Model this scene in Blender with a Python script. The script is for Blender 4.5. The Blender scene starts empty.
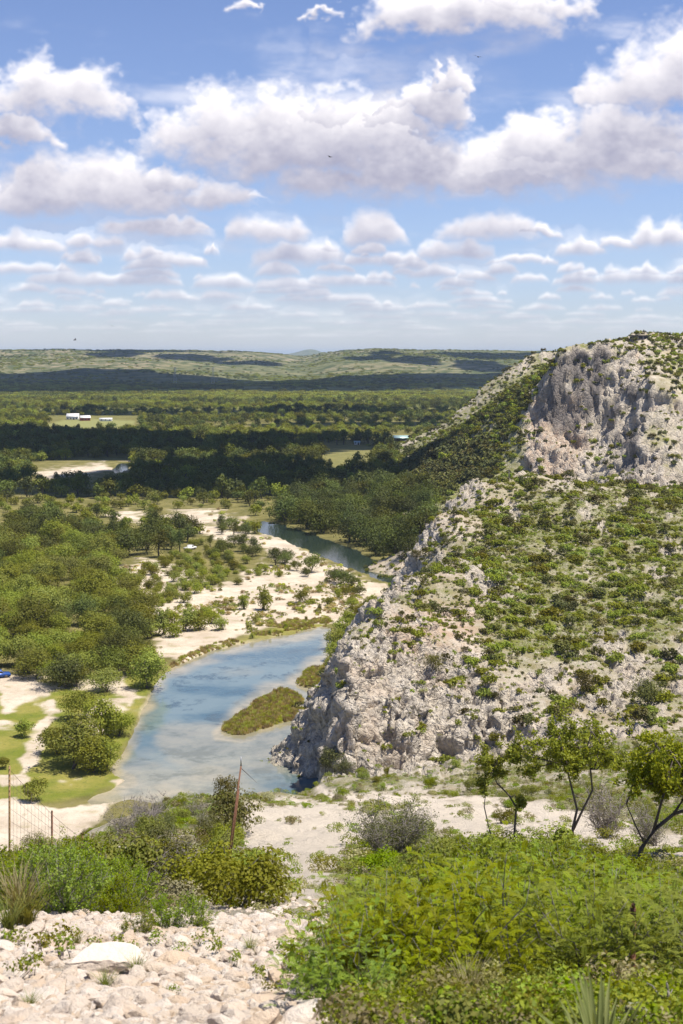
import bpy, math, random
import numpy as np
from mathutils import Vector, Matrix
random.seed(4)
EXPO=.5
SKY_DUST=0.0; SKY_OZ=3.5; SKY_STR=.076; SUN_E=5.0
SKY_TINT=(1.12,1.05,1.24,1)
CLOUD_DARK=(3.9,3.9,5.2,1); CLOUD_LIT=(12.0,11.5,11.5,1)
HAZE=0.000048
CLOUDS=[(-800,2950,1000,720,200,1,1500.),(260,3050,560,560,160,2,1500.),(-1000,5300,500,300,160,3,2300.),(560,4600,300,300,120,4,2100.),(-520,4650,110,220,80,9,2200.),(-300,4400,100,180,80,28,2200.),(380,3900,70,300,80,14,1800.),(60,4350,70,190,60,15,1900.),(190,4150,80,170,50,25,1900.),(130,4700,60,140,50,26,1900.),(-760,4700,80,260,60,22,2000.),
 (-150,895,150,80,60,5),(-85,640,75,42,40,31),(-50,690,85,80,50,6),(-260,1010,130,90,60,7),(-60,1480,260,80,60,8),(60,1230,120,60,50,12),(-20,960,60,60,40,17)]

SC = bpy.context.scene; COL = SC.collection
F = 1422.2; CX = 341.5; HY = 356.0; ZC = 60.0      # survey constants: focal length in pixels, horizon row, eye height over the river

# ---------------------------------------------------------------- camera
cd = bpy.data.cameras.new('camera'); cam = bpy.data.objects.new('camera', cd); COL.objects.link(cam)
cd.lens = 50; cd.sensor_width = 36; cd.shift_y = -(512-HY)/1024
cd.clip_start = .1; cd.clip_end = 60000
cd.dof.use_dof = True; cd.dof.focus_distance = 190; cd.dof.aperture_fstop = 9.0
cam.location = (0, 0, ZC); cam.rotation_euler = (math.radians(90), 0, 0)
SC.camera = cam

# ---------------------------------------------------------------- render settings, exposure
SC.render.engine = 'CYCLES'
SC.view_settings.view_transform = 'Standard'; SC.view_settings.look = 'None'
SC.view_settings.exposure = EXPO; SC.view_settings.gamma = 1; SC.view_settings.use_curve_mapping = False
cy = SC.cycles
cy.max_bounces = 6; cy.diffuse_bounces = 3; cy.glossy_bounces = 3; cy.transmission_bounces = 4; cy.volume_bounces = 0
cy.transparent_max_bounces = 8; cy.caustics_reflective = False; cy.caustics_refractive = False
cy.use_denoising = True
try: cy.denoiser = 'OPENIMAGEDENOISE'; cy.denoising_input_passes = 'RGB_ALBEDO_NORMAL'
except Exception: pass

# ---------------------------------------------------------------- numpy noise
_r = np.random.RandomState(7); PERM = _r.permutation(4096); VAL = _r.rand(4096)
def _h(ix, iy, iz): return VAL[PERM[(PERM[(PERM[ix & 4095]+iy) & 4095]+iz) & 4095]]
def vnoise(x, y, z=None):
    x = np.asarray(x, float); y = np.asarray(y, float)
    flat = z is None
    z = np.zeros_like(x) if flat else np.asarray(z, float)
    fx, fy, fz = np.floor(x), np.floor(y), np.floor(z)
    ix, iy, iz = fx.astype(int), fy.astype(int), fz.astype(int)
    f = lambda t: t*t*t*(t*(t*6-15)+10)
    u, v, w = f(x-fx), f(y-fy), f(z-fz)
    def pl(k):
        a = _h(ix, iy, iz+k); b = _h(ix+1, iy, iz+k); c = _h(ix, iy+1, iz+k); d = _h(ix+1, iy+1, iz+k)
        return (a*(1-u)+b*u)*(1-v)+(c*(1-u)+d*u)*v
    return pl(0) if flat else pl(0)*(1-w)+pl(1)*w
def fbm(x, y, z=None, o=5, g=.5, l=2.03):
    s = 0; a = 1; t = 0
    for i in range(o):
        s = s+a*vnoise(x+i*17.3, y+i*9.1, None if z is None else z+i*5.7); t += a; a *= g
        x = x*l; y = y*l; z = None if z is None else z*l
    return s/t
def sstep(a, b, x):
    t = np.clip((x-a)/(b-a), 0, 1); return t*t*(3-2*t)
def blocks(x, y, z, seed=0):
    """broken stone: every cell of a jittered lattice gets its own level and tilt"""
    fx, fy, fz = [np.floor(q).astype(int) for q in (x, y, z)]
    d1 = np.full(x.shape, 9.); out = np.zeros(x.shape)
    for i in (-1, 0, 1):
        for j in (-1, 0, 1):
            for k in (-1, 0, 1):
                a, b, c = fx+i, fy+j, fz+k
                h1, h2, h3 = _h(a+seed, b, c), _h(a, b+seed+91, c), _h(a, b, c+seed+37)
                ex, ey, ez = x-a-h1, y-b-h2, z-c-h3; d = ex*ex+ey*ey+ez*ez; n = d < d1; d1 = np.where(n, d, d1)
                out = np.where(n, (_h(a+5, b+seed, c+9)-.5)+ex*(h2-.5)*1.3+ey*(h3-.5)*1.3+ez*(h1-.8)*.9, out)
    return out

# ---------------------------------------------------------------- sky: Nishita with cumulus, as a function of direction
SUN = Vector((.36, -.10, .93)).normalized()
sun_el = math.asin(SUN.z); sun_az = math.atan2(SUN.x, SUN.y)     # azimuth clockwise from +Y
def cloud_image(W=1500,H=700,az=.5,el=.45):
    U,V=np.meshgrid(np.linspace(-az,az,W),np.linspace(0,el,H))
    px=CX+F*np.tan(U); py=HY-F*V          # pixel units only used as an angular scale
    # centre, base, halfwidth, height
    C=[(462,32,112,46),(530,22,70,40),(60,118,78,66),(20,122,60,66),(15,150,45,26),
       (232,152,96,74),(300,165,90,84),(370,170,100,80),(454,100,24,36),(420,120,60,40),(400,178,190,66),(600,168,130,72),(330,165,150,76),(350,140,110,58),(470,193,150,80),(560,180,110,64),(640,183,90,66),(420,193,160,52),
       (645,112,70,76),(690,110,70,80),(90,214,112,66),(20,216,70,52),(160,196,40,30),
       (270,242,44,34),(375,242,32,36),(300,265,50,30),(490,240,52,34),(455,258,42,20),(538,238,26,12),
       (150,238,60,24),(185,232,24,22),(92,250,32,18),(25,254,44,20),(580,256,26,19),(660,246,32,26),(618,250,20,14),
       (170,268,36,16),(225,288,34,16),(70,286,46,18),(20,276,40,14),(245,311,24,11),(345,303,34,11),(350,286,46,14),(575,286,22,13),(640,284,50,15),(480,303,34,8),
       (290,290,40,14),(400,264,26,14),(120,286,40,14),(150,280,30,14),(520,264,34,10),(240,12,20,12),(320,14,22,10),(215,206,42,26),(235,200,30,10),
       (-120,110,120,80),(-110,220,110,60),(830,160,110,80),(800,250,70,30),(940,90,140,90),
       (200,-60,170,70),(520,-90,200,80),(60,-140,160,90),(760,-40,110,60),(380,-190,240,90),(-160,-60,150,90)]
    # many small far puffs, rows closing up toward the horizon
    rng=np.random.RandomState(5)
    for yy,hw,h,n in [(256,15,13,16),(266,16,12,22),(276,17,11,30),(286,17,9,36),(296,17,8,44),(305,17,7,52),(313,18,5.5,60),(320,18,4.5,64),(327,20,3.6,70),(333,20,2.8,70)]:
        for k in range(n):
            q=.35+1.2*rng.rand()**1.5
            C.append((rng.uniform(-420,1100),yy+rng.uniform(-5,5),hw*q,h*(.45+q*.6)))
    amp=np.clip((HY-py-40)/170,.07,1.1)
    wx=(fbm(px/40,py/30,o=5)-.5); wy=(fbm(px/40+50,py/30+9,o=5)-.5)
    wx2=(fbm(px/10,py/8,o=3)-.5); wy2=(fbm(px/10+31,py/8+77,o=3)-.5)
    X=px+amp*(38*wx+13*wx2); Y=py+amp*(25*wy+11*wy2)
    D=np.full(px.shape,-9.); SC=np.full(px.shape,.3); REL=np.full(px.shape,.6)
    gx0=px[0,0]; dpu=az*2/(W-1); dpv=el/(H-1)
    for i,(cx,b,hw,h) in enumerate(C):
        m=40
        c0,c1=[int(np.clip((np.arctan((q-CX)/F)+az)/dpu,0,W)) for q in (cx-hw-m,cx+hw+m)]
        r0,r1=[int(np.clip((HY-q)/F/dpv,0,H)) for q in (b+m,b-h*1.3-m)]
        if c1<=c0 or r1<=r0: continue
        x=X[r0:r1,c0:c1]; y=Y[r0:r1,c0:c1]
        dx=(x-cx)/hw; up=b-y
        prof=np.sqrt(np.clip(1-dx*dx,0,1))
        bump=vnoise(x/(hw*.36)+i*7,np.full_like(x,i*3.1)+y/(h*.9))
        top=h*(.35*prof+.65*prof*(.45+.8*bump))
        d=np.minimum((top-up)/max(h,14)*1.7,(up+h*.08)/(h*.4+3))
        d=np.minimum(d,(1-np.abs(dx))*2.4)
        cur=D[r0:r1,c0:c1]; s=SC[r0:r1,c0:c1]
        k_=d>cur; s[k_]=h/80.; REL[r0:r1,c0:c1][k_]=(up/h)[k_]
        np.maximum(cur,d,out=cur)
    fine=fbm(px/8,py/6.5,o=4)-.5; med=fbm(px/22+5,py/16,o=4)-.5
    dens=D+np.clip(amp,.35,1)*(.32*fine+.62*med)
    a=sstep(-.28,.62,dens)
    wi=sstep(.48,.85,fbm(px/120,py/34,o=6))
    a=np.maximum(a,np.clip(wi*sstep(-1.5,0,D)*.5,0,.5))
    a*=1-.3*sstep(290,350,py)
    dd=np.clip(dens+.1,0,1.2); S=[1,2,3,5,7,10,14,19,25,32]
    def march(q):
        acc=np.zeros_like(dd); prev=0
        for st in S:
            sy=int(round(st*2.4*q/(F*dpv))); sx=int(round(st*.5*q/(F*dpu)))
            sh=np.roll(dd,(-sy,-sx),(0,1)); sh[H-max(sy,1):,:]=0
            acc+=sh*(st-prev); prev=st
        return .46*np.exp(-acc/5.5)+.64*np.exp(-acc/19)
    SC=np.clip(SC,.14,1.0); Q=[.14,.32,.6,1.0]; R=[march(q) for q in Q]; L=R[-1].copy()
    for k in range(3):
        w=np.clip((SC-Q[k])/(Q[k+1]-Q[k]),0,1); m=(SC<Q[k+1])&(SC>=Q[k])
        L[m]=(R[k]*(1-w)+R[k+1]*w)[m]
    # undersides of towers show through their own billows
    L=L+.30*med*np.clip(dens*2,0,1)+.13*fine
    L=L*(.55+.45*sstep(-.05,.75,REL))
    L=L+.10*sstep(.0,.35,L)
    return a,np.clip(L,0,1)
cw, ch = 1500, 700
_a, _L = cloud_image(cw, ch)
_buf = np.zeros((ch, cw, 4), np.float32); _buf[..., 0] = _L; _buf[..., 1] = _a; _buf[..., 3] = 1
cimg = bpy.data.images.new('cumulus_field', cw, ch, float_buffer=True)
cimg.colorspace_settings.name = 'Non-Color'
cimg.pixels.foreach_set(_buf.ravel()); cimg.update(); cimg.pack()

class NT:
    def __init__(s, tree): s.t = tree; tree.nodes.clear()
    def n(s, typ, ins=None, **kw):
        nd = s.t.nodes.new(typ)
        for k, v in kw.items(): setattr(nd, k, v)
        for k, v in (ins or {}).items(): s.set(nd.inputs[k], v)
        return nd
    def set(s, sock, v):
        if isinstance(v, bpy.types.NodeSocket): s.t.links.new(v, sock)
        elif isinstance(v, bpy.types.Node): s.t.links.new(v.outputs[0], sock)
        else: sock.default_value = v
    def m(s, op, a, b=0, c=0, clamp=False):
        return s.n('ShaderNodeMath', {0: a, 1: b, 2: c}, operation=op, use_clamp=clamp).outputs[0]
    def mix(s, f, a, b, blend='MIX'):
        nd = s.n('ShaderNodeMix', data_type='RGBA', blend_type=blend)
        s.set(nd.inputs['Factor'], f); s.set(nd.inputs[6], a); s.set(nd.inputs[7], b)
        return nd.outputs[2]
    def ramp(s, f, lo, hi): 
        return s.n('ShaderNodeMapRange', {'Value': f, 'From Min': lo, 'From Max': hi}, interpolation_type='SMOOTHSTEP').outputs[0]
    def noise(s, vec, scale, detail=4, rough=.55, dist=0):
        return s.n('ShaderNodeTexNoise', {'Vector': vec, 'Scale': scale, 'Detail': detail, 'Roughness': rough, 'Distortion': dist}).outputs[0]
def rgb(*c): return (c[0], c[1], c[2], 1)

W = bpy.data.worlds.new('World'); SC.world = W; W.use_nodes = True
t = NT(W.node_tree)
sky = t.n('ShaderNodeTexSky', sky_type='NISHITA', sun_disc=False, sun_elevation=sun_el, sun_rotation=sun_az, altitude=400, air_density=1.0, dust_density=SKY_DUST, ozone_density=SKY_OZ)
tc = t.n('ShaderNodeTexCoord'); sp = t.n('ShaderNodeSeparateXYZ', {0: tc.outputs['Generated']})
az = t.m('ARCTAN2', sp.outputs[0], sp.outputs[1])
hz = t.m('SQRT', t.m('ADD', t.m('MULTIPLY', sp.outputs[0], sp.outputs[0]), t.m('MULTIPLY', sp.outputs[1], sp.outputs[1])))
el = t.m('DIVIDE', sp.outputs[2], t.m('MAXIMUM', hz, .001))
uv = t.n('ShaderNodeCombineXYZ', {0: t.m('ADD', az, .5), 1: t.m('DIVIDE', el, .45)})
it = t.n('ShaderNodeTexImage', {0: uv.outputs[0]}, image=cimg, extension='CLIP', interpolation='Cubic')
cs = t.n('ShaderNodeSeparateColor', {0: it.outputs[0]})
low = t.ramp(el, .11, .0)
ccol = t.mix(cs.outputs[0], CLOUD_DARK, CLOUD_LIT)
skyc = t.mix(1.0, sky.outputs[0], t.mix(t.ramp(el, .14, .0), SKY_TINT, (.93, .95, 1.24, 1)), 'MULTIPLY')
ccol = t.mix(t.m('MULTIPLY', low, .42), ccol, skyc)
fin = t.mix(cs.outputs[1], skyc, ccol)
bg = t.n('ShaderNodeBackground', {'Color': fin, 'Strength': SKY_STR})
t.n('ShaderNodeOutputWorld', {0: bg.outputs[0]})
W.cycles.sampling_method = 'MANUAL'; W.cycles.sample_map_resolution = 512

sl = bpy.data.lights.new('sun', 'SUN'); so = bpy.data.objects.new('sun', sl); COL.objects.link(so)
sl.energy = SUN_E; sl.angle = math.radians(.53); sl.color = (1, .94, .83)
so.rotation_euler = SUN.to_track_quat('Z', 'Y').to_euler(); so.location = SUN*2000

# ---------------------------------------------------------------- helpers
def tag(o, label=None, cat=None, group=None, kind=None):
    for k, v in (('label', label), ('category', cat), ('group', group), ('kind', kind)):
        if v: o[k] = v
    return o
def link(name, me, parent=None, loc=(0, 0, 0)):
    o = bpy.data.objects.new(name, me); COL.objects.link(o); o.location = loc
    if parent: o.parent = parent
    return o
def thing(name, label, cat, loc=(0, 0, 0), rz=0, group=None):
    o = link(name, None, None, loc); o.rotation_euler = (0, 0, rz); o.empty_display_size = .1
    return tag(o, label, cat, group)
def npmesh(name, V, faces_flat, sizes, mats, mat_idx=None, smooth=False, attrs=None):
    me = bpy.data.meshes.new(name)
    V = np.asarray(V, np.float32); L = np.asarray(faces_flat, np.int32); S = np.asarray(sizes, np.int32)
    me.vertices.add(len(V)); me.vertices.foreach_set('co', V.ravel())
    me.loops.add(len(L)); me.loops.foreach_set('vertex_index', L)
    st = np.zeros(len(S), np.int32); st[1:] = np.cumsum(S)[:-1]
    me.polygons.add(len(S)); me.polygons.foreach_set('loop_start', st)
    if smooth: me.polygons.foreach_set('use_smooth', np.ones(len(S), bool))
    for m in (mats if isinstance(mats, (list, tuple)) else [mats]): me.materials.append(m)
    if mat_idx is not None: me.polygons.foreach_set('material_index', np.asarray(mat_idx, np.int32))
    me.update(calc_edges=True)
    for k, (dom, arr) in (attrs or {}).items():
        a = me.attributes.new(k, 'FLOAT', dom); a.data.foreach_set('value', np.asarray(arr, np.float32).ravel())
    return me
def grid_mesh(name, X, Y, Z, mat, attrs=None):
    r, c = X.shape; V = np.stack([X, Y, Z], -1).reshape(-1, 3)
    i = np.arange(r*c).reshape(r, c)
    q = np.stack([i[:-1, :-1], i[:-1, 1:], i[1:, 1:], i[1:, :-1]], -1).reshape(-1)
    return npmesh(name, V, q, np.full((r-1)*(c-1), 4), mat, None, True, {k: ('POINT', v) for k, v in (attrs or {}).items()})
class MB:
    """collects boxes, tubes and free faces for ONE mesh"""
    def __init__(s): s.v = []; s.f = []
    def add(s, V, Fc):
        b = len(s.v); s.v += [tuple(p) for p in V]; s.f += [tuple(b+i for i in f) for f in Fc]
    def box(s, x0, x1, y0, y1, z0, z1, M=None):
        P = [Vector((x, y, z)) for z in (z0, z1) for x, y in ((x0, y0), (x1, y0), (x1, y1), (x0, y1))]
        if M: P = [M @ p for p in P]
        s.add(P, [(3, 2, 1, 0), (4, 5, 6, 7), (0, 1, 5, 4), (1, 2, 6, 5), (2, 3, 7, 6), (3, 0, 4, 7)])
    def tube(s, pts, rad, n=6):
        pts = [Vector(p) for p in pts]; rad = [rad]*len(pts) if isinstance(rad, (int, float)) else rad
        V = []; Fc = []
        for k, p in enumerate(pts):
            d = (pts[min(k+1, len(pts)-1)]-pts[max(k-1, 0)]).normalized()
            a = d.cross(Vector((.31, .17, .93)) if abs(d.z) < .9 else Vector((1, .1, 0))).normalized(); b = d.cross(a)
            for j in range(n):
                q = 2*math.pi*j/n; V.append(p+(a*math.cos(q)+b*math.sin(q))*rad[k])
        for k in range(len(pts)-1):
            for j in range(n):
                Fc.append((k*n+j, k*n+(j+1) % n, (k+1)*n+(j+1) % n, (k+1)*n+j))
        Fc.append(tuple(range(n))[::-1]); Fc.append(tuple((len(pts)-1)*n+j for j in range(n)))
        s.add(V, Fc)
    def mesh(s, name, mat, smooth=False):
        fl = [i for f in s.f for i in f]
        return npmesh(name, s.v, fl, [len(f) for f in s.f], mat, None, smooth)
    def build(s, name, mat, parent=None, smooth=False): return link(name, s.mesh(name, mat, smooth), parent)
def copy_tree(o, parent=None):
    c = o.copy(); COL.objects.link(c)
    if parent: c.parent = parent
    for ch in list(o.children): copy_tree(ch, c)
    return c
class Kind:
    """first placing uses the proto itself, the next ones copies"""
    def __init__(s, protos): s.p = protos; s.used = [False]*len(protos)
    def put(s, k, loc, rz, sc, label, group=None, tilt=(0, 0)):
        k %= len(s.p)
        if s.used[k]: o = copy_tree(s.p[k])
        else: o = s.p[k]; s.used[k] = True
        o.location = loc; o.rotation_euler = (tilt[0], tilt[1], rz)
        o.scale = (sc, sc, sc) if isinstance(sc, (int, float)) else sc
        o['label'] = label
        if group: o['group'] = group
        elif 'group' in o: del o['group']
        return o
    def done(s):
        for k, u in enumerate(s.used):
            if not u:
                for ch in list(s.p[k].children): bpy.data.objects.remove(ch)
                bpy.data.objects.remove(s.p[k])
def in_poly(px, py, P):
    r = np.zeros(np.shape(px), bool); n = len(P)
    for i in range(n):
        (x0, y0), (x1, y1) = P[i], P[(i+1) % n]
        if y0 == y1: continue
        c = ((y0 > py) != (y1 > py)) & (px < (x1-x0)*(py-y0)/(y1-y0)+x0); r ^= c
    return r
def poly_sd(px, py, P):
    """signed distance to a polygon, positive inside"""
    d = np.full(np.shape(px), 1e9); n = len(P)
    for i in range(n):
        (x0, y0), (x1, y1) = P[i], P[(i+1) % n]
        ex, ey = x1-x0, y1-y0; L = ex*ex+ey*ey+1e-9
        h = np.clip(((px-x0)*ex+(py-y0)*ey)/L, 0, 1)
        d = np.minimum(d, (px-x0-ex*h)**2+(py-y0-ey*h)**2)
    return np.where(in_poly(px, py, P), 1, -1)*np.sqrt(d)
def G(px, py):
    """point of the valley floor surveyed at a photo position"""
    Y = ZC*F/(py-HY); return ((px-CX)/F*Y, Y)

# ---------------------------------------------------------------- materials
def mat(name):
    m = bpy.data.materials.new(name); m.use_nodes = True; return m, NT(m.node_tree)
def plain(name, c, rough=.7, metal=0, var=.25, scale=6, bump=0):
    m, t = mat(name); g = t.n('ShaderNodeTexCoord').outputs['Object']
    f = t.noise(g, scale, 5)
    col = t.mix(f, rgb(*[q*(1-var) for q in c]), rgb(*[min(1, q*(1+var)) for q in c]))
    b = t.n('ShaderNodeBsdfPrincipled', {'Base Color': col, 'Roughness': rough, 'Metallic': metal})
    if bump: t.set(b.inputs['Normal'], t.n('ShaderNodeBump', {'Height': f, 'Strength': bump, 'Distance': .05}).outputs[0])
    t.n('ShaderNodeOutputMaterial', {0: b.outputs[0]}); return m
def leaf(name, c0, c1, c2=None, trans=.35, vary=.35, rough=.55):
    """leaves: c0..c1 by leaf, c2 mixed in by plant; part of the light passes through"""
    m, t = mat(name)
    a = t.n('ShaderNodeAttribute', attribute_name='tint').outputs['Fac']
    rnd = t.n('ShaderNodeObjectInfo').outputs['Random']
    col = t.mix(a, rgb(*c0), rgb(*c1))
    if c2: col = t.mix(t.m('MULTIPLY', t.m('POWER', rnd, 1.6), .8), col, rgb(*c2))
    r2 = t.m('FRACT', t.m('MULTIPLY', rnd, 7.31))
    hs = t.n('ShaderNodeHueSaturation', {'Hue': t.m('ADD', .5-.02, t.m('MULTIPLY', r2, .04)), 'Saturation': t.m('ADD', .85, t.m('MULTIPLY', rnd, .25)), 'Value': t.m('ADD', 1-vary, t.m('MULTIPLY', r2, 2*vary)), 'Color': col})
    b = t.n('ShaderNodeBsdfPrincipled', {'Base Color': hs.outputs[0], 'Roughness': rough, 'Specular IOR Level': .12})
    tr = t.n('ShaderNodeBsdfTranslucent', {'Color': t.mix(1, hs.outputs[0], rgb(1.25, 1.15, .35), 'MULTIPLY')})
    t.n('ShaderNodeOutputMaterial', {0: t.n('ShaderNodeMixShader', {0: trans, 1: b.outputs[0], 2: tr.outputs[0]}).outputs[0]})
    return m
def attr(t, n): return t.n('ShaderNodeAttribute', attribute_name=n).outputs['Fac']

def make_hill_mat():
    m, t = mat('limestone_hillside')
    P = t.n('ShaderNodeNewGeometry').outputs['Position']
    n1 = t.noise(P, .09, 6, .6); n2 = t.noise(P, .55, 8, .65); n3 = t.noise(P, 4.0, 8, .7)
    soil = t.mix(t.ramp(n1, .35, .65), rgb(.55, .445, .345), rgb(.70, .61, .51))
    soil = t.mix(t.ramp(n2, .45, .75), soil, rgb(.46, .335, .25))
    soil = t.mix(t.m('MULTIPLY', t.ramp(n3, .5, .8), .6), soil, rgb(.66, .60, .53))
    soil = t.mix(t.m('MULTIPLY', t.ramp(n3, .48, .30), .75), soil, rgb(.25, .20, .16))
    st = t.n('ShaderNodeMapping', {0: P, 'Scale': (1, 1, .18)}).outputs[0]
    s1 = t.noise(st, .5, 9, .7, .6); s2 = t.noise(P, 1.6, 10, .72)
    rock = t.mix(t.ramp(s2, .34, .68), rgb(.43, .375, .31), rgb(.75, .665, .555))
    rock = t.mix(t.m('MULTIPLY', t.ramp(s1, .52, .68), .75), rock, rgb(.20, .18, .165))
    rock = t.mix(t.m('MULTIPLY', t.ramp(t.noise(P, .16, 4), .52, .66), .6), rock, rgb(.56, .45, .35))
    gr = t.mix(t.ramp(n2, .35, .65), rgb(.10, .14, .02), rgb(.20, .21, .045))
    gr = t.mix(t.m('MULTIPLY', t.ramp(n1, .45, .7), .6), gr, rgb(.21, .17, .08))
    gf = t.m('MULTIPLY', attr(t, 'green'), t.ramp(t.m('ADD', n3, t.m('MULTIPLY', n2, .6)), .60, .86))
    col = t.mix(attr(t, 'rock'), soil, rock)
    col = t.mix(gf, col, gr)
    sand = t.mix(n3, rgb(.68, .58, .46), rgb(.82, .72, .59))
    sand = t.mix(t.m('MULTIPLY', t.ramp(t.noise(P, 22, 6, .7), .55, .75), .5), sand, rgb(.36, .29, .22))
    col = t.mix(attr(t, 'sand'), col, sand)
    pink = t.m('MULTIPLY', attr(t, 'stain'), t.m('MULTIPLY', t.ramp(n2, .35, .6), .7))
    col = t.mix(pink, col, rgb(.50, .33, .22))
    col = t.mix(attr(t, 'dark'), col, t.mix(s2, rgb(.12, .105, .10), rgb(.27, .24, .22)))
    vd = t.n('ShaderNodeVectorMath', {0: P, 1: t.n('ShaderNodeVectorMath', {0: t.n('ShaderNodeTexNoise', {'Vector': P, 'Scale': .5, 'Detail': 5}).outputs[1], 3: 3.0}, operation='SCALE').outputs[0]}, operation='ADD').outputs[0]
    cr = t.m('ADD', t.ramp(t.n('ShaderNodeTexVoronoi', {'Vector': vd, 'Scale': .30}, feature='DISTANCE_TO_EDGE').outputs['Distance'], 0, .14), t.m('MULTIPLY', t.ramp(t.n('ShaderNodeTexVoronoi', {'Vector': vd, 'Scale': .9}, feature='DISTANCE_TO_EDGE').outputs['Distance'], 0, .16), .45))
    cr = t.m('MULTIPLY', cr, t.m('MULTIPLY', attr(t, 'rock'), 1.1))
    h = t.m('ADD', t.m('ADD', t.m('MULTIPLY', s2, 1.5), cr), t.m('ADD', t.m('MULTIPLY', n3, .35), t.m('MULTIPLY', t.noise(P, 18, 5, .7), .06)))
    bm = t.n('ShaderNodeBump', {'Height': h, 'Strength': .85, 'Distance': .55})
    b = t.n('ShaderNodeBsdfPrincipled', {'Base Color': col, 'Roughness': .92, 'Specular IOR Level': .15, 'Normal': bm.outputs[0]})
    t.n('ShaderNodeOutputMaterial', {0: b.outputs[0]}); return m
def make_valley_mat():
    m, t = mat('valley_ground')
    P = t.n('ShaderNodeNewGeometry').outputs['Position']
    n1 = t.noise(P, .012, 6, .6); n2 = t.noise(P, .12, 8, .65); n3 = t.noise(P, 1.1, 8, .7)
    floor = t.mix(t.ramp(n2, .3, .7), rgb(.11, .105, .03), rgb(.22, .19, .07))
    floor = t.mix(t.m('MULTIPLY', t.ramp(n3, .5, .75), .5), floor, rgb(.26, .22, .13))
    wide = t.mix(t.ramp(n1, .42, .6), rgb(.075, .095, .022), rgb(.19, .195, .06))
    floor = t.mix(attr(t, 'far'), floor, wide)
    grass = t.mix(t.ramp(n2, .35, .65), rgb(.15, .175, .025), rgb(.27, .24, .06))
    grass = t.mix(t.m('MULTIPLY', t.ramp(n3, .52, .72), .7), grass, rgb(.09, .125, .025))
    sand = t.mix(t.ramp(n2, .3, .7), rgb(.44, .36, .27), rgb(.64, .55, .44))
    sand = t.mix(t.m('MULTIPLY', t.ramp(n3, .52, .75), .65), sand, rgb(.33, .27, .19))
    sand = t.mix(t.m('MULTIPLY', t.ramp(t.noise(P, .33, 6), .55, .68), .5), sand, rgb(.30, .26, .13))
    col = t.mix(attr(t, 'grass'), floor, grass)
    col = t.mix(attr(t, 'field'), col, t.mix(n3, rgb(.20, .21, .075), rgb(.26, .25, .10)))
    reed = t.mix(t.ramp(n3, .35, .65), rgb(.22, .21, .06), rgb(.32, .25, .12))
    col = t.mix(attr(t, 'reed'), col, reed)
    col = t.mix(attr(t, 'sand'), col, sand)
    bm = t.n('ShaderNodeBump', {'Height': n3, 'Strength': .7, 'Distance': .5})
    b = t.n('ShaderNodeBsdfPrincipled', {'Base Color': col, 'Roughness': .95, 'Specular IOR Level': .1, 'Normal': bm.outputs[0]})
    t.n('ShaderNodeOutputMaterial', {0: b.outputs[0]}); return m
def make_farhill_mat():
    m, t = mat('far_hill_cover')
    P = t.n('ShaderNodeNewGeometry').outputs['Position']
    n1 = t.noise(P, .0035, 8, .62); n2 = t.noise(P, .02, 8, .7)
    col = t.mix(t.ramp(n2, .40, .62), rgb(.06, .08, .028), rgb(.17, .17, .075))
    col = t.mix(t.m('MULTIPLY', attr(t, 'bare'), t.ramp(n2, .44, .62)), col, rgb(.36, .28, .20))
    col = t.mix(t.m('MULTIPLY', t.ramp(n1, .52, .66), .5), col, rgb(.20, .18, .085))
    b = t.n('ShaderNodeBsdfPrincipled', {'Base Color': col, 'Roughness': .95, 'Specular IOR Level': .1})
    t.set(b.inputs['Normal'], t.n('ShaderNodeBump', {'Height': n2, 'Strength': .8, 'Distance': 9}).outputs[0])
    t.n('ShaderNodeOutputMaterial', {0: b.outputs[0]}); return m
def make_water_mat():
    m, t = mat('river_water')
    P = t.n('ShaderNodeNewGeometry').outputs['Position']
    n1 = t.noise(P, .05, 5, .6, .3); n2 = t.noise(P, .16, 7, .68, .25)
    deep = t.mix(t.ramp(n1, .40, .60), rgb(.065, .115, .14), rgb(.15, .20, .205))
    weed = t.m('MULTIPLY', t.ramp(n2, .52, .63), .8)
    deep = t.mix(weed, deep, rgb(.055, .085, .095))
    shal = t.mix(t.ramp(n2, .38, .62), rgb(.37, .32, .22), rgb(.22, .205, .14))
    col = t.mix(attr(t, 'shallow'), deep, shal)
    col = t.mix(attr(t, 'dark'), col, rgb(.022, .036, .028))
    wv = t.n('ShaderNodeMapping', {0: P, 'Scale': (1, .45, 1)}).outputs[0]
    bm = t.n('ShaderNodeBump', {'Height': t.noise(wv, 1.7, 4, .6), 'Strength': .10, 'Distance': .25})
    b = t.n('ShaderNodeBsdfPrincipled', {'Base Color': col, 'Roughness': .06, 'IOR': 1.33, 'Normal': bm.outputs[0]})
    t.n('ShaderNodeOutputMaterial', {0: b.outputs[0]}); return m
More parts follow.
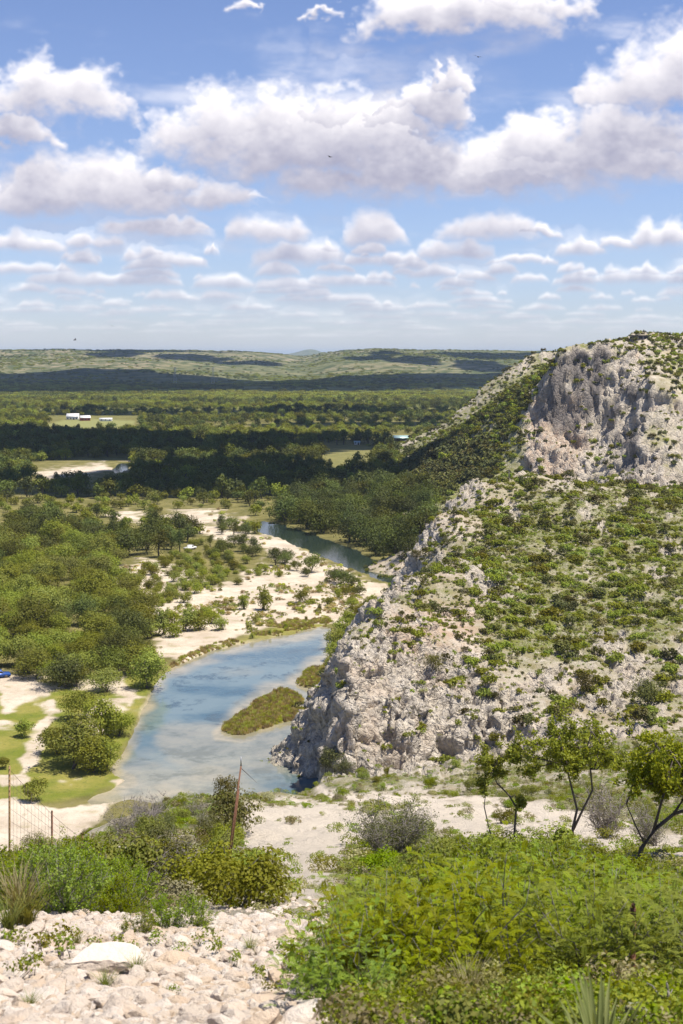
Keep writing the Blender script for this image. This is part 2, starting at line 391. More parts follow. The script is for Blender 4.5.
# ---------------------------------------------------------------- hillside: near slope, limestone bluff, mesa (one height field over the plan)
CP = []
def cp(px, py, Y): CP.append(((px-CX)/F*Y, Y, ZC-(py-HY)/F*Y))
def cz(x, Y, z): CP.append((x, Y, z))
for x in (-14, 0, 14): cz(x, -14, 62.0); cz(x, -5, 59.6)
cz(-2, 0, 58.7); cz(3, 0, 58.8); cz(-9, 3, 58.2); cz(9, 3, 58.4)
for px in (-120, 0, 170, 341, 512, 683, 800): cp(px, 1024, 5)
for px in (0, 150, 300): cp(px, 975, 7); cp(px, 921, 10)
for px in (420, 550, 683, 800): cp(px, 985, 7); cp(px, 944, 10)
for px in (0, 150, 300): cp(px, 928, 13.5)
for px in (420, 550, 683, 800): cp(px, 918, 14)
for a in [(310,903,18),(310,880,30),(305,860,42),(300,836,70),(300,816,100),(312,798,130),(312,789,150),(312,790,165),
          (230,903,18),(235,882,28),(240,858,45),(235,828,75),(240,805,105),(250,793,130),
          (150,908,18),(150,886,28),(150,858,45),(150,828,75),(165,806,100),
          (60,912,18),(60,893,28),(55,872,42),(60,853,62),(110,826,88),
          (0,917,18),(0,902,28),(0,884,40),(-60,900,40),(0,868,56),
          (450,885,25),(450,868,34),(450,851,48),(450,831,70),(450,813,100),(450,796,130),(440,783,155),(420,774,175),
          (400,860,42),(380,838,66),(380,815,98),(370,797,130),
          (560,885,25),(600,868,36),(600,847,52),(600,826,76),(600,802,105),(590,780,140),(590,760,165),
          (683,880,28),(683,864,38),(683,846,55),(683,822,80),(683,797,110),(683,772,140),(683,742,172),
          (850,875,30),(850,850,55),(850,800,110),(850,745,170),
          (320,783,182),(350,777,185),(400,771,188),(440,766,191),(480,757,191),(520,745,190),
          (345,722,187),(345,690,192),(345,650,203),(340,670,197),
          (365,735,190),(370,690,196),(370,650,205),(370,622,214),
          (400,735,191),(400,700,195),(400,660,202),(400,640,207),(400,612,228),(402,590,246),
          (440,735,194),(440,705,198),(440,680,203),(450,650,212),(450,610,236),(450,560,264),(452,515,304),
          (480,725,195),(490,690,202),(500,660,210),(500,620,228),(500,560,268),(500,520,308),(500,480,348),
          (550,720,192),(550,690,202),(550,640,224),(550,580,262),(550,530,300),(550,482,348),
          (620,725,188),(620,690,200),(620,660,212),(620,600,245),(620,540,292),(620,488,344),
          (683,718,188),(683,690,198),(683,660,211),(683,600,243),(683,540,290),(683,493,338),
          (850,718,188),(850,660,211),(850,600,243),(850,540,290),(850,494,338),
          (393,585,252),(365,605,231),(352,630,212),(345,642,208),(430,520,302),(460,492,327)]: cp(*a)
for a in [(-1.8,178,1.5),(-2.2,186,-2.0),(-4.0,184,-6),(-5.0,176,-4),(-5.6,169,-.5),(-3.0,200,-3),(-5,195,-7),(-3.6,225,-1),(-2.6,250,-.5),(2,278,-.5),(8,312,-.5),(15,345,0),(26,380,2),
          (-10,200,-5),(-10,230,-5),(-9,260,-5),(-4,300,-4),(5,350,-4),(-40,200,-8),(-40,300,-8),(-30,400,-8),(0,420,-4),
          (-8,158,6),(-10,140,10),(-14,150,2),(-20,130,3),(-16,170,-3),(-30,115,3),(-40,100,4),(-30,150,-6),(-38,75,14),(-60,80,0),(-60,40,18),(-60,130,-8),(-60,180,-8),(-30,60,28),(-25,20,47),(-25,5,54),(25,5,58),(30,20,52),
          (36,400,20),(60,405,20),(85,400,19),(120,400,20),(20,430,0),(40,440,5),(70,445,11),(100,440,12),(140,440,13)]: cz(*a)
# mesa
for a in [(530,478,560),(570,486,540),(600,490,522),(618,480,526),(640,490,506),(683,490,500),(760,490,500),(850,490,500),
          (528,440,580),(524,420,600),(530,400,612),(540,380,616),(548,366,614),(538,424,598),
          (545,432,588),(565,438,586),(590,442,582),(606,436,580),(548,412,594),(556,358,600),(575,352,601),(598,347,603),(612,351,602),(576,348.5,616),(600,343,622),(640,339,650),(683,338,670),(760,337,690),(850,337,710),
          (624,370,594),(616,412,576),(550,455,566),(570,460,562),(600,465,548),(640,352,630),
          (618,482,534),(622,462,560),(622,432,574),(634,474,512),(637,440,528),(640,412,546),(645,385,572),(655,365,605),
          (700,465,515),(700,430,540),(700,395,578),(700,360,635),(850,430,540),(850,380,610),
          (520,386,690),(505,397,705),(490,409,722),(460,429,762),(430,447,800),(405,465,790),
          (505,420,640),(500,450,600),(490,475,570),(470,455,640),(465,475,580),(445,465,650),(440,485,560),(410,478,680),(415,500,560),(385,490,620),(430,505,500)]: cp(*a)
for a in [(120,900,60),(90,900,40),(60,900,8),(20,900,-3),(0,800,-4),(0,700,-4),(0,620,-4),(0,540,-4),(4,480,-3),(25,470,0),(-60,500,-8),(-100,700,-8),(-100,1000,-8),(0,1000,-4),(60,1000,-2),(120,1000,15),(200,1000,55),(300,1000,60),(200,850,68),(300,800,70)]: cz(*a)
CP = np.array(CP, float); _c2 = 2.0**2
def _fit():
    n = len(CP); D = -np.sqrt(((CP[:, None, :2]-CP[None, :, :2])**2).sum(-1)+_c2)
    A = np.zeros((n+3, n+3)); A[:n, :n] = D+np.eye(n)*.02; A[:n, n] = 1; A[:n, n+1:] = CP[:, :2]; A[n, :n] = 1; A[n+1:, :n] = CP[:, :2].T
    return np.linalg.solve(A, np.r_[CP[:, 2], 0, 0, 0])
WT = _fit()
def hz0(x, Y):
    x = np.asarray(x, float).ravel(); Y = np.asarray(Y, float).ravel(); out = np.empty(len(x)); n = len(CP)
    for k in range(0, len(x), 40000):
        a, b = x[k:k+40000, None], Y[k:k+40000, None]
        D = -np.sqrt((a-CP[:, 0])**2+(b-CP[:, 1])**2+_c2)
        out[k:k+40000] = D @ WT[:n]+WT[n]+a[:, 0]*WT[n+1]+b[:, 0]*WT[n+2]
    return out
def hz(x, Y):
    """height of the hillside"""
    x = np.asarray(x, float); Y = np.asarray(Y, float); s = np.shape(x)
    z = hz0(x, Y).reshape(s)
    k = sstep(4, 60, Y)
    z = z+(fbm(x/3.1, Y/3.1, o=4)-.5)*(.25+.75*k)+(fbm(x/14+9, Y/14, o=4)-.5)*2.2*sstep(30, 180, Y)
    z = z+(fbm(x/45+3, Y/45, o=3)-.5)*7*sstep(420, 560, Y)
    return z
Ys = np.concatenate([np.linspace(-14, 4, 20, False), np.linspace(4, 14, 90, False), np.geomspace(14, 60, 110, False), np.geomspace(60, 182, 130, False),
                     np.linspace(182, 216, 150, False), np.geomspace(216, 350, 190, False), np.geomspace(350, 500, 40, False), np.geomspace(500, 700, 230, False), np.geomspace(700, 1000, 40)])
Us = np.linspace(-.33, .40, 640)
hY, hU = np.meshgrid(Ys, Us, indexing='ij'); hX = hU*(hY+15)
hZ = hz(hX, hY)
def slope_normals(X, Y, Z):
    dXr, dYr, dZr = np.gradient(X, axis=0), np.gradient(Y, axis=0), np.gradient(Z, axis=0)
    dXc, dYc, dZc = np.gradient(X, axis=1), np.gradient(Y, axis=1), np.gradient(Z, axis=1)
    nx = dYc*dZr-dZc*dYr; ny = dZc*dXr-dXc*dZr; nz = dXc*dYr-dYc*dXr
    s = np.where(nz < 0, -1, 1); l = np.sqrt(nx*nx+ny*ny+nz*nz)+1e-12
    return s*nx/l, s*ny/l, s*nz/l
nx, ny, nz = slope_normals(hX, hY, hZ)
hPX = CX+F*hX/np.maximum(hY, 1); hPY = HY+F*(ZC-hZ)/np.maximum(hY, 1)      # where each point was surveyed
nrock = fbm(hX/7, hY/7, hZ/7, o=4)-.5
ROCKY = [(322,640),(345,640),(400,622),(450,645),(482,672),(500,715),(486,772),(300,785)]
PALE = [(480,668),(560,672),(720,685),(720,748),(560,748),(486,772)]
MFACE = [(522,490),(526,400),(556,352),(600,342),(640,350),(650,380),(640,440),(683,455),(683,492),(600,492)]
far_ = hY > 430
steep = sstep(.80, .62, nz)*(1-.75*far_*sstep(-10, 6, poly_sd(hPX, hPY, [(360,500),(400,462),(520,385),(556,356),(548,400),(526,420),(520,480),(470,492)])))
FLANK = [(360,500),(400,462),(520,385),(590,343),(540,360),(522,420),(520,480),(470,492)]
rk = np.maximum(steep*.95, np.where(~far_ & (hY > 150), sstep(-14, 16, poly_sd(hPX, hPY, ROCKY)+nrock*60), 0))
OLIVE = [(520,640),(480,560),(520,490),(683,495),(740,650),(600,655)]
npat = fbm(hX/6+31, hY/9, o=5)
rk = np.maximum(rk, np.where(~far_ & (hY > 180), sstep(.52, .64, npat+.10*sstep(-10, 20, poly_sd(hPX, hPY, PALE))-.06*sstep(-30, 30, poly_sd(hPX, hPY, OLIVE))-.035*sstep(650, 600, hPY))*.85, 0))
rk = np.maximum(rk, np.where(far_ & (hY > 500), sstep(.50, .60, fbm(hX/13+3, hY/22, hZ/9, o=5)-.06*sstep(-14, 8, poly_sd(hPX, hPY, FLANK)))*.8, 0))
rk = np.maximum(rk, np.where(far_, sstep(-6, 8, poly_sd(hPX, hPY, MFACE)+nrock*40), 0))
rk = np.clip(rk*sstep(-.32, .02, nrock+.1)+.0, 0, 1)*sstep(120, 175, hY)
m = rk > .03
disp = np.zeros_like(hX)
q = 1/np.where(far_[m], 8.0, 4.0)
zs = np.where(far_[m], .38, .62)
fb = fbm(hX[m]*q*1.3, hY[m]*q*1.3, hZ[m]*q*1.3, o=6, g=.6)-.5
w1 = fbm(hX[m]*q*2, hY[m]*q*2, hZ[m]*q*2+9, o=3)-.5
A1 = blocks(hX[m]*q+w1*.5, hY[m]*q+w1*.3, hZ[m]*q*1.5*zs, 3); A2 = blocks(hX[m]*q*2.4+w1, hY[m]*q*2.4, hZ[m]*q*3.0*zs, 11); A3 = blocks(hX[m]*q*5.5, hY[m]*q*5.5, hZ[m]*q*7, 23)
rid = np.abs(fbm(hX[m]*q*.8+5, hY[m]*q*.8, hZ[m]*q*.35, o=5)*2-1)
disp[m] = rk[m]/q*(.25*A1+.20*A2+.11*A3+.46*fb+.10*(2*np.abs(((hZ[m]*q*.9+fb*1.2) % 1)-.5)-.5)-.9*np.maximum(.16-rid, 0)*2)
m2 = (hY > 150) & ~m
disp[m2] += (fbm(hX[m2]/2.5, hY[m2]/2.5, hZ[m2]/2.5, o=4)[...]-.5)*.8
hX2, hY2, hZ2 = hX+nx*disp, hY+ny*disp, hZ+nz*disp
# what grows and lies where
w8 = (fbm(hX/9+40, hY/9, o=4)-.5); w3 = (fbm(hX/2.2+40, hY/2.2, o=4)-.5)
CLEAR = [(246,806),(300,800),(345,803),(385,812),(398,820),(372,834),(352,846),(340,860),(338,872),(350,884),(332,908),(292,908),(284,884),(268,862),(246,852)]
STRIP = [(322,791),(395,791),(470,797),(540,806),(600,816),(683,832),(683,856),(620,852),(540,846),(470,846),(436,838),(400,822),(385,808),(322,800)]
PATHL = [(100,845),(150,838),(205,822),(210,830),(160,852),(120,860)]
sd = np.maximum(np.maximum(poly_sd(hPX, hPY, CLEAR), poly_sd(hPX, hPY, STRIP)), poly_sd(hPX, hPY, PATHL)-3)
near_ = (hY > 14.5) & (hY < 178)
sand = np.where(near_, sstep(-5, 5, sd+w3*26), 0)
berm = np.where(hY <= 14.5, 1, 0)
green = np.where(hY < 178, .78+1.3*w8+1.0*w3, 0)
OLIVE = [(520,640),(480,560),(520,490),(683,495),(683,650),(600,655)]
gm = .42+.66*sstep(-40, 30, poly_sd(hPX, hPY, OLIVE))
green = np.where((hY >= 178) & (hY < 430), gm+1.2*w8+.6*w3, green)
FLANK = [(360,500),(400,462),(520,385),(590,343),(540,360),(522,420),(520,480),(470,492)]
gm2 = .55+.75*sstep(-14, 8, poly_sd(hPX, hPY, FLANK))
green = np.where(far_, gm2+1.1*(fbm(hX/20, hY/20, o=4)-.5), green)
green = np.clip(green, 0, 1)*(1-rk)*(1-sand)*(1-berm*.85)
stain = np.where(far_, sstep(-8, 5, poly_sd(hPX, hPY, [(530,400),(580,395),(585,440),(570,478),(528,478)])), 0)*.75
stain = np.maximum(stain, np.where((hY > 178) & ~far_, sstep(-18, 10, poly_sd(hPX, hPY, [(395,612),(480,610),(470,640),(400,650)])), 0)*.7)
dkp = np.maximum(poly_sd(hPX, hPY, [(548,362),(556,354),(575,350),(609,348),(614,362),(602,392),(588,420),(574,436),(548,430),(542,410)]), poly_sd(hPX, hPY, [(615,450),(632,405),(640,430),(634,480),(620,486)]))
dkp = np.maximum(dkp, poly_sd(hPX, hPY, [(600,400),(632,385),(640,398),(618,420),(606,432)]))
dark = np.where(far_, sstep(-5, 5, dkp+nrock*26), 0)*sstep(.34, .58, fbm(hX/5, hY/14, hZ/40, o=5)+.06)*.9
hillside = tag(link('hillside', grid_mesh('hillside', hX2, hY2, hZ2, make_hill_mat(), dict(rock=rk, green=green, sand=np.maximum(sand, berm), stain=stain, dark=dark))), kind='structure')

# ---------------------------------------------------------------- valley floor, river, far hills
POOL = [(163,672),(150,694),(139,718),(127,745),(121,757),(110,770),(116,776),(130,780),(120,786),(98,794),(84,801),(92,806),(130,802),(180,806),(250,830),(330,830),(330,700),(331,628),(322,626),(300,632),(252,641),(210,652),(182,664)]
ISLE = [(219,735),(228,724),(242,712),(264,697),(280,692),(294,695),(308,706),(309,714),(290,721),(258,731),(235,736)]
RBAR = [(296,682),(312,670),(328,662),(340,668),(338,690),(318,692)]
FARP = [(246,526),(263,522),(286,526),(318,536),(352,549),(378,560),(395,569),(420,590),(400,592),(386,583),(361,573),(334,563),(300,548),(280,538),(259,532)]
RAPID = [(112,470),(120,463),(131,462),(128,470),(117,474)]
RIVERS = [POOL, FARP, RAPID]
SANDS = [[(110,572),(150,560),(196,574),(212,592),(236,580),(262,563),(282,566),(262,548),(228,541),(192,532),(196,526),(246,534),(284,543),(322,562),(356,577),(386,590),(398,600),(352,622),(318,626),(300,624),(286,620),(262,631),(226,644),(196,652),(182,660),(150,660),(160,646),(150,632),(128,628),(118,600)],
         [(104,514),(130,512),(150,518),(200,512),(246,519),(240,527),(180,524),(120,522)],
         [(0,676),(16,678),(40,688),(58,694),(54,701),(30,705),(16,716),(0,726)],
         [(28,706),(54,700),(56,714),(48,728),(44,752),(34,776),(18,790),(0,790),(0,776),(16,768),(26,748),(36,730),(46,712)],
         [(0,800),(30,796),(60,806),(90,800),(125,796),(134,800),(110,812),(92,826),(64,850),(0,880),(-60,880),(-60,810)],
         [(100,680),(118,672),(128,684),(140,700),(130,708),(112,696)],[(60,733),(110,722),(118,733),(90,742)],
         [(30,474),(66,469),(104,464),(112,470),(84,476),(46,481)],[(160,462),(178,459),(182,463),(166,466)],[(60,782),(90,776),(96,784),(70,792)],[(104,782),(128,780),(118,786)]]
GRASSES = [[(20,690),(70,684),(150,672),(165,670),(150,694),(139,718),(127,745),(110,768),(132,781),(118,788),(90,798),(60,806),(0,806),(-80,800),(-80,700)],
           [(160,672),(200,652),(262,632),(300,622),(330,618),(326,630),(252,643),(182,666)]]
FIELDS = [[(42,426),(64,420),(96,419),(134,421),(134,428),(60,430)],[(316,452),(352,446),(372,446),(374,454),(350,460),(326,463)],[(318,462),(360,456),(395,458),(350,470),(325,474)]]
pys = np.concatenate([np.linspace(940, 640, 260, False), np.linspace(640, 480, 170, False), np.linspace(480, 372, 150, False)])
vy = np.concatenate([ZC*F/(pys-HY), np.geomspace(ZC*F/16., 42000, 60)])
vU = np.linspace(-.36, .36, 560)
vY, vu = np.meshgrid(vy, vU, indexing='ij'); vX = vu*vY
vPX = CX+F*vX/vY; vPY = HY+ZC*F/vY
wn = (fbm(vX/5, vY/5, o=5)-.5); wn2 = (fbm(vX/22+7, vY/22, o=4)-.5)
near = vPY > 440
def maxsd(Ps, k):
    return np.maximum.reduce([poly_sd(vPX, vPY, P) for P in Ps])+k
amp = np.clip(vPY-HY, 0, 300)/300
riv = maxsd(RIVERS, wn*9*amp); land = np.maximum(poly_sd(vPX, vPY, ISLE), poly_sd(vPX, vPY, RBAR))+wn*12*amp
wet = np.minimum(riv, -land)                        # >0 in the water, photo units
mpx = vY/F*2.2
vZ = .25+.5*wn2+.35*wn-np.clip(wet*mpx+.3, -.1, 1.6)
vZ = np.where(vPY < 500, .35+.12*wn-np.clip(wet*mpx+.3, -.1, 1.6)*(vPY > 450), vZ)
sandv = sstep(-2.5, 2.5, maxsd(SANDS, wn*24*amp+wn2*12*amp))
sandv = np.maximum(sandv, sstep(-3, 2, wet)*sstep(3, -1, wet)*(vPX < 300)*sstep(.0, .12, wn2)*.9)
grassv = sstep(-4, 4, maxsd(GRASSES, wn*14*amp))
bareg = sstep(.10, .22, wn2+wn*.6)*grassv*(vPX < 150)
sandv = np.maximum(sandv, bareg*.8)
fieldv = sstep(-1, 1.5, maxsd(FIELDS, wn*2))*np.where(vPX > 250, .3, 1)
reedv = np.maximum(sstep(-2, 3, land), sstep(-2, 2, poly_sd(vPX, vPY, GRASSES[1])+wn*20*amp)*sstep(-.08, .06, wn))
valley = tag(link('valley_ground', grid_mesh('valley_ground', vX, vY, vZ, make_valley_mat(), dict(sand=sandv, grass=grassv, field=fieldv, reed=reedv, far=sstep(1100, 2000, vY)))), kind='structure')
# river: a sheet at height 0
wy = ZC*F/(np.concatenate([np.linspace(850, 620, 200, False), np.linspace(620, 512, 110, False), np.linspace(512, 455, 30)])-HY)
wY, wu = np.meshgrid(wy, np.linspace(-.24, .10, 300), indexing='ij'); wX = wu*wY; wPX = CX+F*wX/wY; wPY = HY+ZC*F/wY
wwn = fbm(wX/9, wY/9, o=5)-.5
inn = poly_sd(wPX, wPY, POOL); isl = np.maximum(poly_sd(wPX, wPY, ISLE), poly_sd(wPX, wPY, RBAR))
bank = np.minimum(np.minimum(inn, -isl), 400)
left = sstep(735, 790, wPY)*sstep(330, 190, wPX)*.95
shal = np.maximum(sstep(13, 1, bank+wwn*16), np.clip(left+wwn*1.0, 0, 1))
shal = np.maximum(shal, sstep(20, 4, -poly_sd(wPX, wPY, [(170,742),(215,735),(300,722),(318,735),(300,760),(200,762)])+wwn*30)*.55)
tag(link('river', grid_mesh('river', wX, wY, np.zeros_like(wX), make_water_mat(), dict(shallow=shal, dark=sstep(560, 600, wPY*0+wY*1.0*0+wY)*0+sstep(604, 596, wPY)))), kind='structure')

def far_height(X, Y):
    u = CX+F*X/Y
    k = np.interp(u, [-400,-200,0,120,200,240,280,303,322,345,375,420,470,520,560,640,760,1000], [84,82,84,86,85,82,72,62,72,84,92,86,81,80,83,84,84,82])
    front = np.interp(u, [-400,0,150,300,340,450,560,800], [2800,2800,2900,3250,2950,2750,2700,2700])+500*(fbm(X/700, Y/700, o=4)-.5)
    r = sstep(0, 2300, Y-front)
    gul = 1-np.abs(fbm(X/520, Y/900, o=4)*2-1)*1.0
    gul2 = np.abs(fbm(X/210+5, Y/330, o=4)*2-1)
    z = k*r**.9-60*r*(1-r*.85)*1.6*(gul-.45)*np.where(k > 0, 1, 1)-30*r*(1-r*.85)*(gul2-.2)+5*(fbm(X/320, Y/320, o=4)-.5)*r
    return z-2.5*(1-sstep(0, .06, r)), r
fY, fu = np.meshgrid(np.geomspace(2500, 7600, 230), np.linspace(-.36, .36, 520), indexing='ij'); fX = fu*fY
fZ, fr = far_height(fX, fY)
fz_ = fZ*sstep(7600, 6200, fY)
bare = np.clip(sstep(.12, .5, fr)*(.35+2.2*(fbm(fX/260, fY/420, o=5)-.5)), 0, 1)
FAR_MAT = make_farhill_mat()
tag(link('hills', grid_mesh('hills', fX, fY, fz_, FAR_MAT, dict(bare=bare))), kind='structure')
bX, bY = np.meshgrid(np.linspace(-2600, 900, 120), np.linspace(14000, 17000, 40))
bZ = 112*np.exp(-((bX+310)/190)**2*.8-((bY-15200)/900)**2)+96*np.exp(-((bX+900)/500)**2-((bY-15400)/900)**2)-3+6*(fbm(bX/200, bY/400)-.5)
tag(link('distant_hill', grid_mesh('distant_hill', bX, bY, bZ, FAR_MAT, dict(bare=bX*0))), kind='structure')

# haze: even air over the whole valley
if HAZE > 0:
    hb = MB(); hb.box(-16000, 16000, -60, 44000, -12, 190)
    hm, t = mat('haze_air')
    v = t.n('ShaderNodeVolumePrincipled', {'Color': rgb(.66, .82, 1.0), 'Density': HAZE, 'Anisotropy': 0.0})
    t.n('ShaderNodeOutputMaterial', {'Volume': v.outputs[0]})
    tag(hb.build('haze', hm), kind='stuff')
# clouds overhead, out of the picture, whose shadows lie on the valley
cm, t = mat('cloud_white')
t.n('ShaderNodeOutputMaterial', {0: t.n('ShaderNodeBsdfDiffuse', {'Color': rgb(.9, .9, .92)}).outputs[0]})
def cloud(cx, cyy, rx, ry, h, seed, base=700.):
    """shadow falls around (cx, cyy) on the ground"""
    ox, oy = base*SUN.x/SUN.z, base*SUN.y/SUN.z
    n = 72; th, ph = np.meshgrid(np.linspace(0, 2*math.pi, n, False), np.linspace(0, math.pi, 30), indexing='ij')
    dx, dy, dz = np.sin(ph)*np.cos(th), np.sin(ph)*np.sin(th), np.cos(ph)
    r = .30+1.4*fbm(dx*1.7+seed, dy*1.7, dz*1.7+3, o=6, g=.56)
    V = np.stack([cx+ox+dx*rx*r, cyy+oy+dy*ry*r, base+h*np.where(dz > 0, dz*r, dz*r*.15)], -1).reshape(-1, 3)
    i = np.arange(n*30).reshape(n, 30); j = np.roll(i, -1, 0)
    q = np.stack([i[:, :-1], i[:, 1:], j[:, 1:], j[:, :-1]], -1).reshape(-1)
    tag(link('cloud', npmesh('cloud', V, q, np.full(len(q)//4, 4), cm, None, True)), kind='structure')
for c in CLOUDS: cloud(*c)
# ---------------------------------------------------------------- plants: templates
LEAF_TREE = leaf('leaf_grove', (.16, .20, .019), (.305, .315, .037), (.17, .165, .032), trans=.3)
LEAF_DARK = leaf('leaf_oak', (.07, .095, .016), (.135, .155, .025), (.13, .13, .026), trans=.22)
LEAF_WILLOW = leaf('leaf_riverside', (.17, .21, .02), (.31, .32, .036), (.23, .225, .04), trans=.3)
LEAF_SCRUB = leaf('leaf_scrub', (.145, .205, .014), (.285, .315, .026), (.20, .18, .035), trans=.3)
LEAF_CEDAR = leaf('leaf_cedar', (.065, .078, .02), (.13, .13, .03), (.14, .12, .04), trans=.2)
LEAF_GREY = leaf('leaf_grey', (.24, .235, .11), (.36, .33, .19), (.28, .24, .12), trans=.2)
LEAF_BUSH = leaf('leaf_bush', (.12, .185, .006), (.285, .345, .012), (.17, .21, .01), trans=.32, vary=.2)
LEAF_FEATHER = leaf('leaf_feathery', (.115, .18, .008), (.27, .325, .016), (.22, .24, .02), trans=.32, vary=.2)
LEAF_SMALLTREE = leaf('leaf_small_tree', (.185, .26, .009), (.38, .43, .02), None, trans=.42, vary=.15)
LEAF_BANK = leaf('leaf_bank', (.05, .068, .014), (.095, .11, .02), (.09, .10, .02), trans=.2)
BARK = plain('bark_dark', (.10, .08, .065), .9, 0, .4, 9, .6)
BARK_GREY = plain('bark_grey', (.19, .17, .155), .9, 0, .35, 9, .5)
TWIG = plain('dead_twig', (.27, .235, .215), .9, 0, .3, 12)
STRAW = leaf('dry_grass', (.30, .26, .11), (.40, .36, .17), (.20, .23, .06), trans=.3)
GRASSY = leaf('green_grass', (.13, .18, .025), (.24, .25, .05), (.25, .23, .08), trans=.35)

def unit(rng, n):
    v = rng.normal(size=(n, 3)); return v/np.linalg.norm(v, axis=1, keepdims=True)
def leaves_mesh(name, P, N, size, mat_, rng, asp=.55, extra=None):
    """one rhombic leaf per point"""
    n = len(P); N = N/np.linalg.norm(N, axis=1, keepdims=True)
    a = np.cross(N, unit(rng, n)); a /= np.linalg.norm(a, axis=1, keepdims=True)+1e-9; b = np.cross(N, a)
    s = (np.asarray(size)*(.7+.6*rng.rand(n)))[:, None]
    dr = N*s*.12
    V = np.stack([P+a*s*.5, P+b*s*asp*.5+dr, P-a*s*.5, P-b*s*asp*.5+dr], 1).reshape(-1, 3)
    f = np.arange(n*4); S = np.full(n, 4); tint = rng.rand(n); mi = np.zeros(n, int); mats = [mat_]
    if extra:                                                    # a mesh builder (stems) folded into the same object
        eb, em = extra; base = len(V)
        V = np.r_[V, np.array(eb.v)]; f = np.r_[f, np.array([i+base for q in eb.f for i in q])]
        S = np.r_[S, [len(q) for q in eb.f]]; tint = np.r_[tint, np.full(len(eb.f), .5)]; mi = np.r_[mi, np.ones(len(eb.f), int)]; mats.append(em)
    return npmesh(name, V, f, S, mats, mi, False, {'tint': ('FACE', tint)})
def lobes(rng, n, rx, rz, zc, r0, sub=6):
    """clump centres and radii of an uneven crown"""
    d = unit(rng, n); d[:, 2] = np.where(d[:, 2] < -.35, -d[:, 2], d[:, 2])
    c = d*np.array([rx, rx, rz])*(rng.rand(n, 1)**.5)*.78+[0, 0, zc]; r = r0*(.45+1.05*rng.rand(n))
    C = [c]; R = [r]
    if sub:
        k = np.repeat(np.arange(n), sub); dd = unit(rng, n*sub); dd[:, 2] = np.abs(dd[:, 2])*.9-.2*(rng.rand(n*sub) < .4)
        C.append(c[k]+dd*r[k, None]*.85); R.append(r[k]*(.32+.28*rng.rand(n*sub)))
    return np.concatenate(C), np.concatenate(R)
def on_lobes(rng, C, R, n, zmin=None):
    p = R**2/np.sum(R**2); k = rng.choice(len(C), n, p=p); d = unit(rng, n)
    d[:, 2] = np.where((d[:, 2] < 0) & (rng.rand(n) < .5), -d[:, 2], d[:, 2])
    P = C[k]+d*(R[k]*(.62+.40*rng.rand(n)))[:, None]
    if zmin is not None: P[:, 2] = np.maximum(P[:, 2], zmin+.1*rng.rand(n))
    return P, d+.55*unit(rng, n)+[0, 0, .25]
def limb(mb, rng, p0, p1, r0, r1, bend=.12, n=4, sides=6):
    p0, p1 = np.array(p0, float), np.array(p1, float); L = np.linalg.norm(p1-p0); pts = []
    for k in range(n+1):
        t = k/n; pts.append(p0*(1-t)+p1*t+(rng.normal(size=3)*L*bend*math.sin(math.pi*t) if 0 < k < n else 0))
    mb.tube(pts, [r0*(1-k/n)+r1*k/n for k in range(n+1)], sides); return pts

def make_tree(name, seed, h, w, nleaf, lsize, lmat, cat, trunks=1, crown_base=.10, nl=11, parts=True):
    rng = np.random.RandomState(seed)
    zc = h*(crown_base+1)/2; rz = h*(1-crown_base)/2
    C, R = lobes(rng, nl+4, w/2, rz*.8, zc, w*.235)
    P, N = on_lobes(rng, C, R, nleaf, .15*h*crown_base)
    P[:, 2] = (P[:, 2]-P[:, 2].min())*(h*(1-crown_base*.6))/np.ptp(P[:, 2])+h*crown_base*.6
    mb = MB()
    for k in range(trunks):
        b = np.array([rng.normal()*.12*w*(trunks > 1), rng.normal()*.12*w*(trunks > 1), -.5]); top = np.array([rng.normal()*.08*w, rng.normal()*.08*w, h*.55])
        pts = limb(mb, rng, b, top, .034*h, .014*h, .05)
        for q in range(5):
            c = C[rng.randint(nl)]; s = pts[rng.randint(1, 4)]
            limb(mb, rng, s, c, .014*h, .005*h, .1, 3, 5)
    if not parts: return link(name, leaves_mesh(name, P, N, lsize, lmat, rng, .6, (mb, BARK)))
    o = link(name, None); o['category'] = cat
    link('crown', leaves_mesh('crown', P, N, lsize, lmat, rng, .6), o); mb.build('trunk', BARK, o)
    return o
def make_shrub(name, seed, h, w, nleaf, lsize, lmat, cat=None, nl=6, stems=0, smat=None):
    rng = np.random.RandomState(seed)
    C, R = lobes(rng, nl, w/2, h*.42, h*.36, w*.22, 5)
    P, N = on_lobes(rng, C, R, nleaf, 0); P[:, 2] *= h/P[:, 2].max()
    mb = MB()
    for k in range(stems): limb(mb, rng, (rng.normal()*.05, rng.normal()*.05, -.15), C[rng.randint(len(C))]*[1, 1, 1.05], .012*h+.006, .004*h, .1, 3, 4)
    o = link(name, leaves_mesh(name, P, N, lsize, lmat, rng, .6, (mb, smat or BARK) if stems else None))
    if cat: o['category'] = cat
    return o
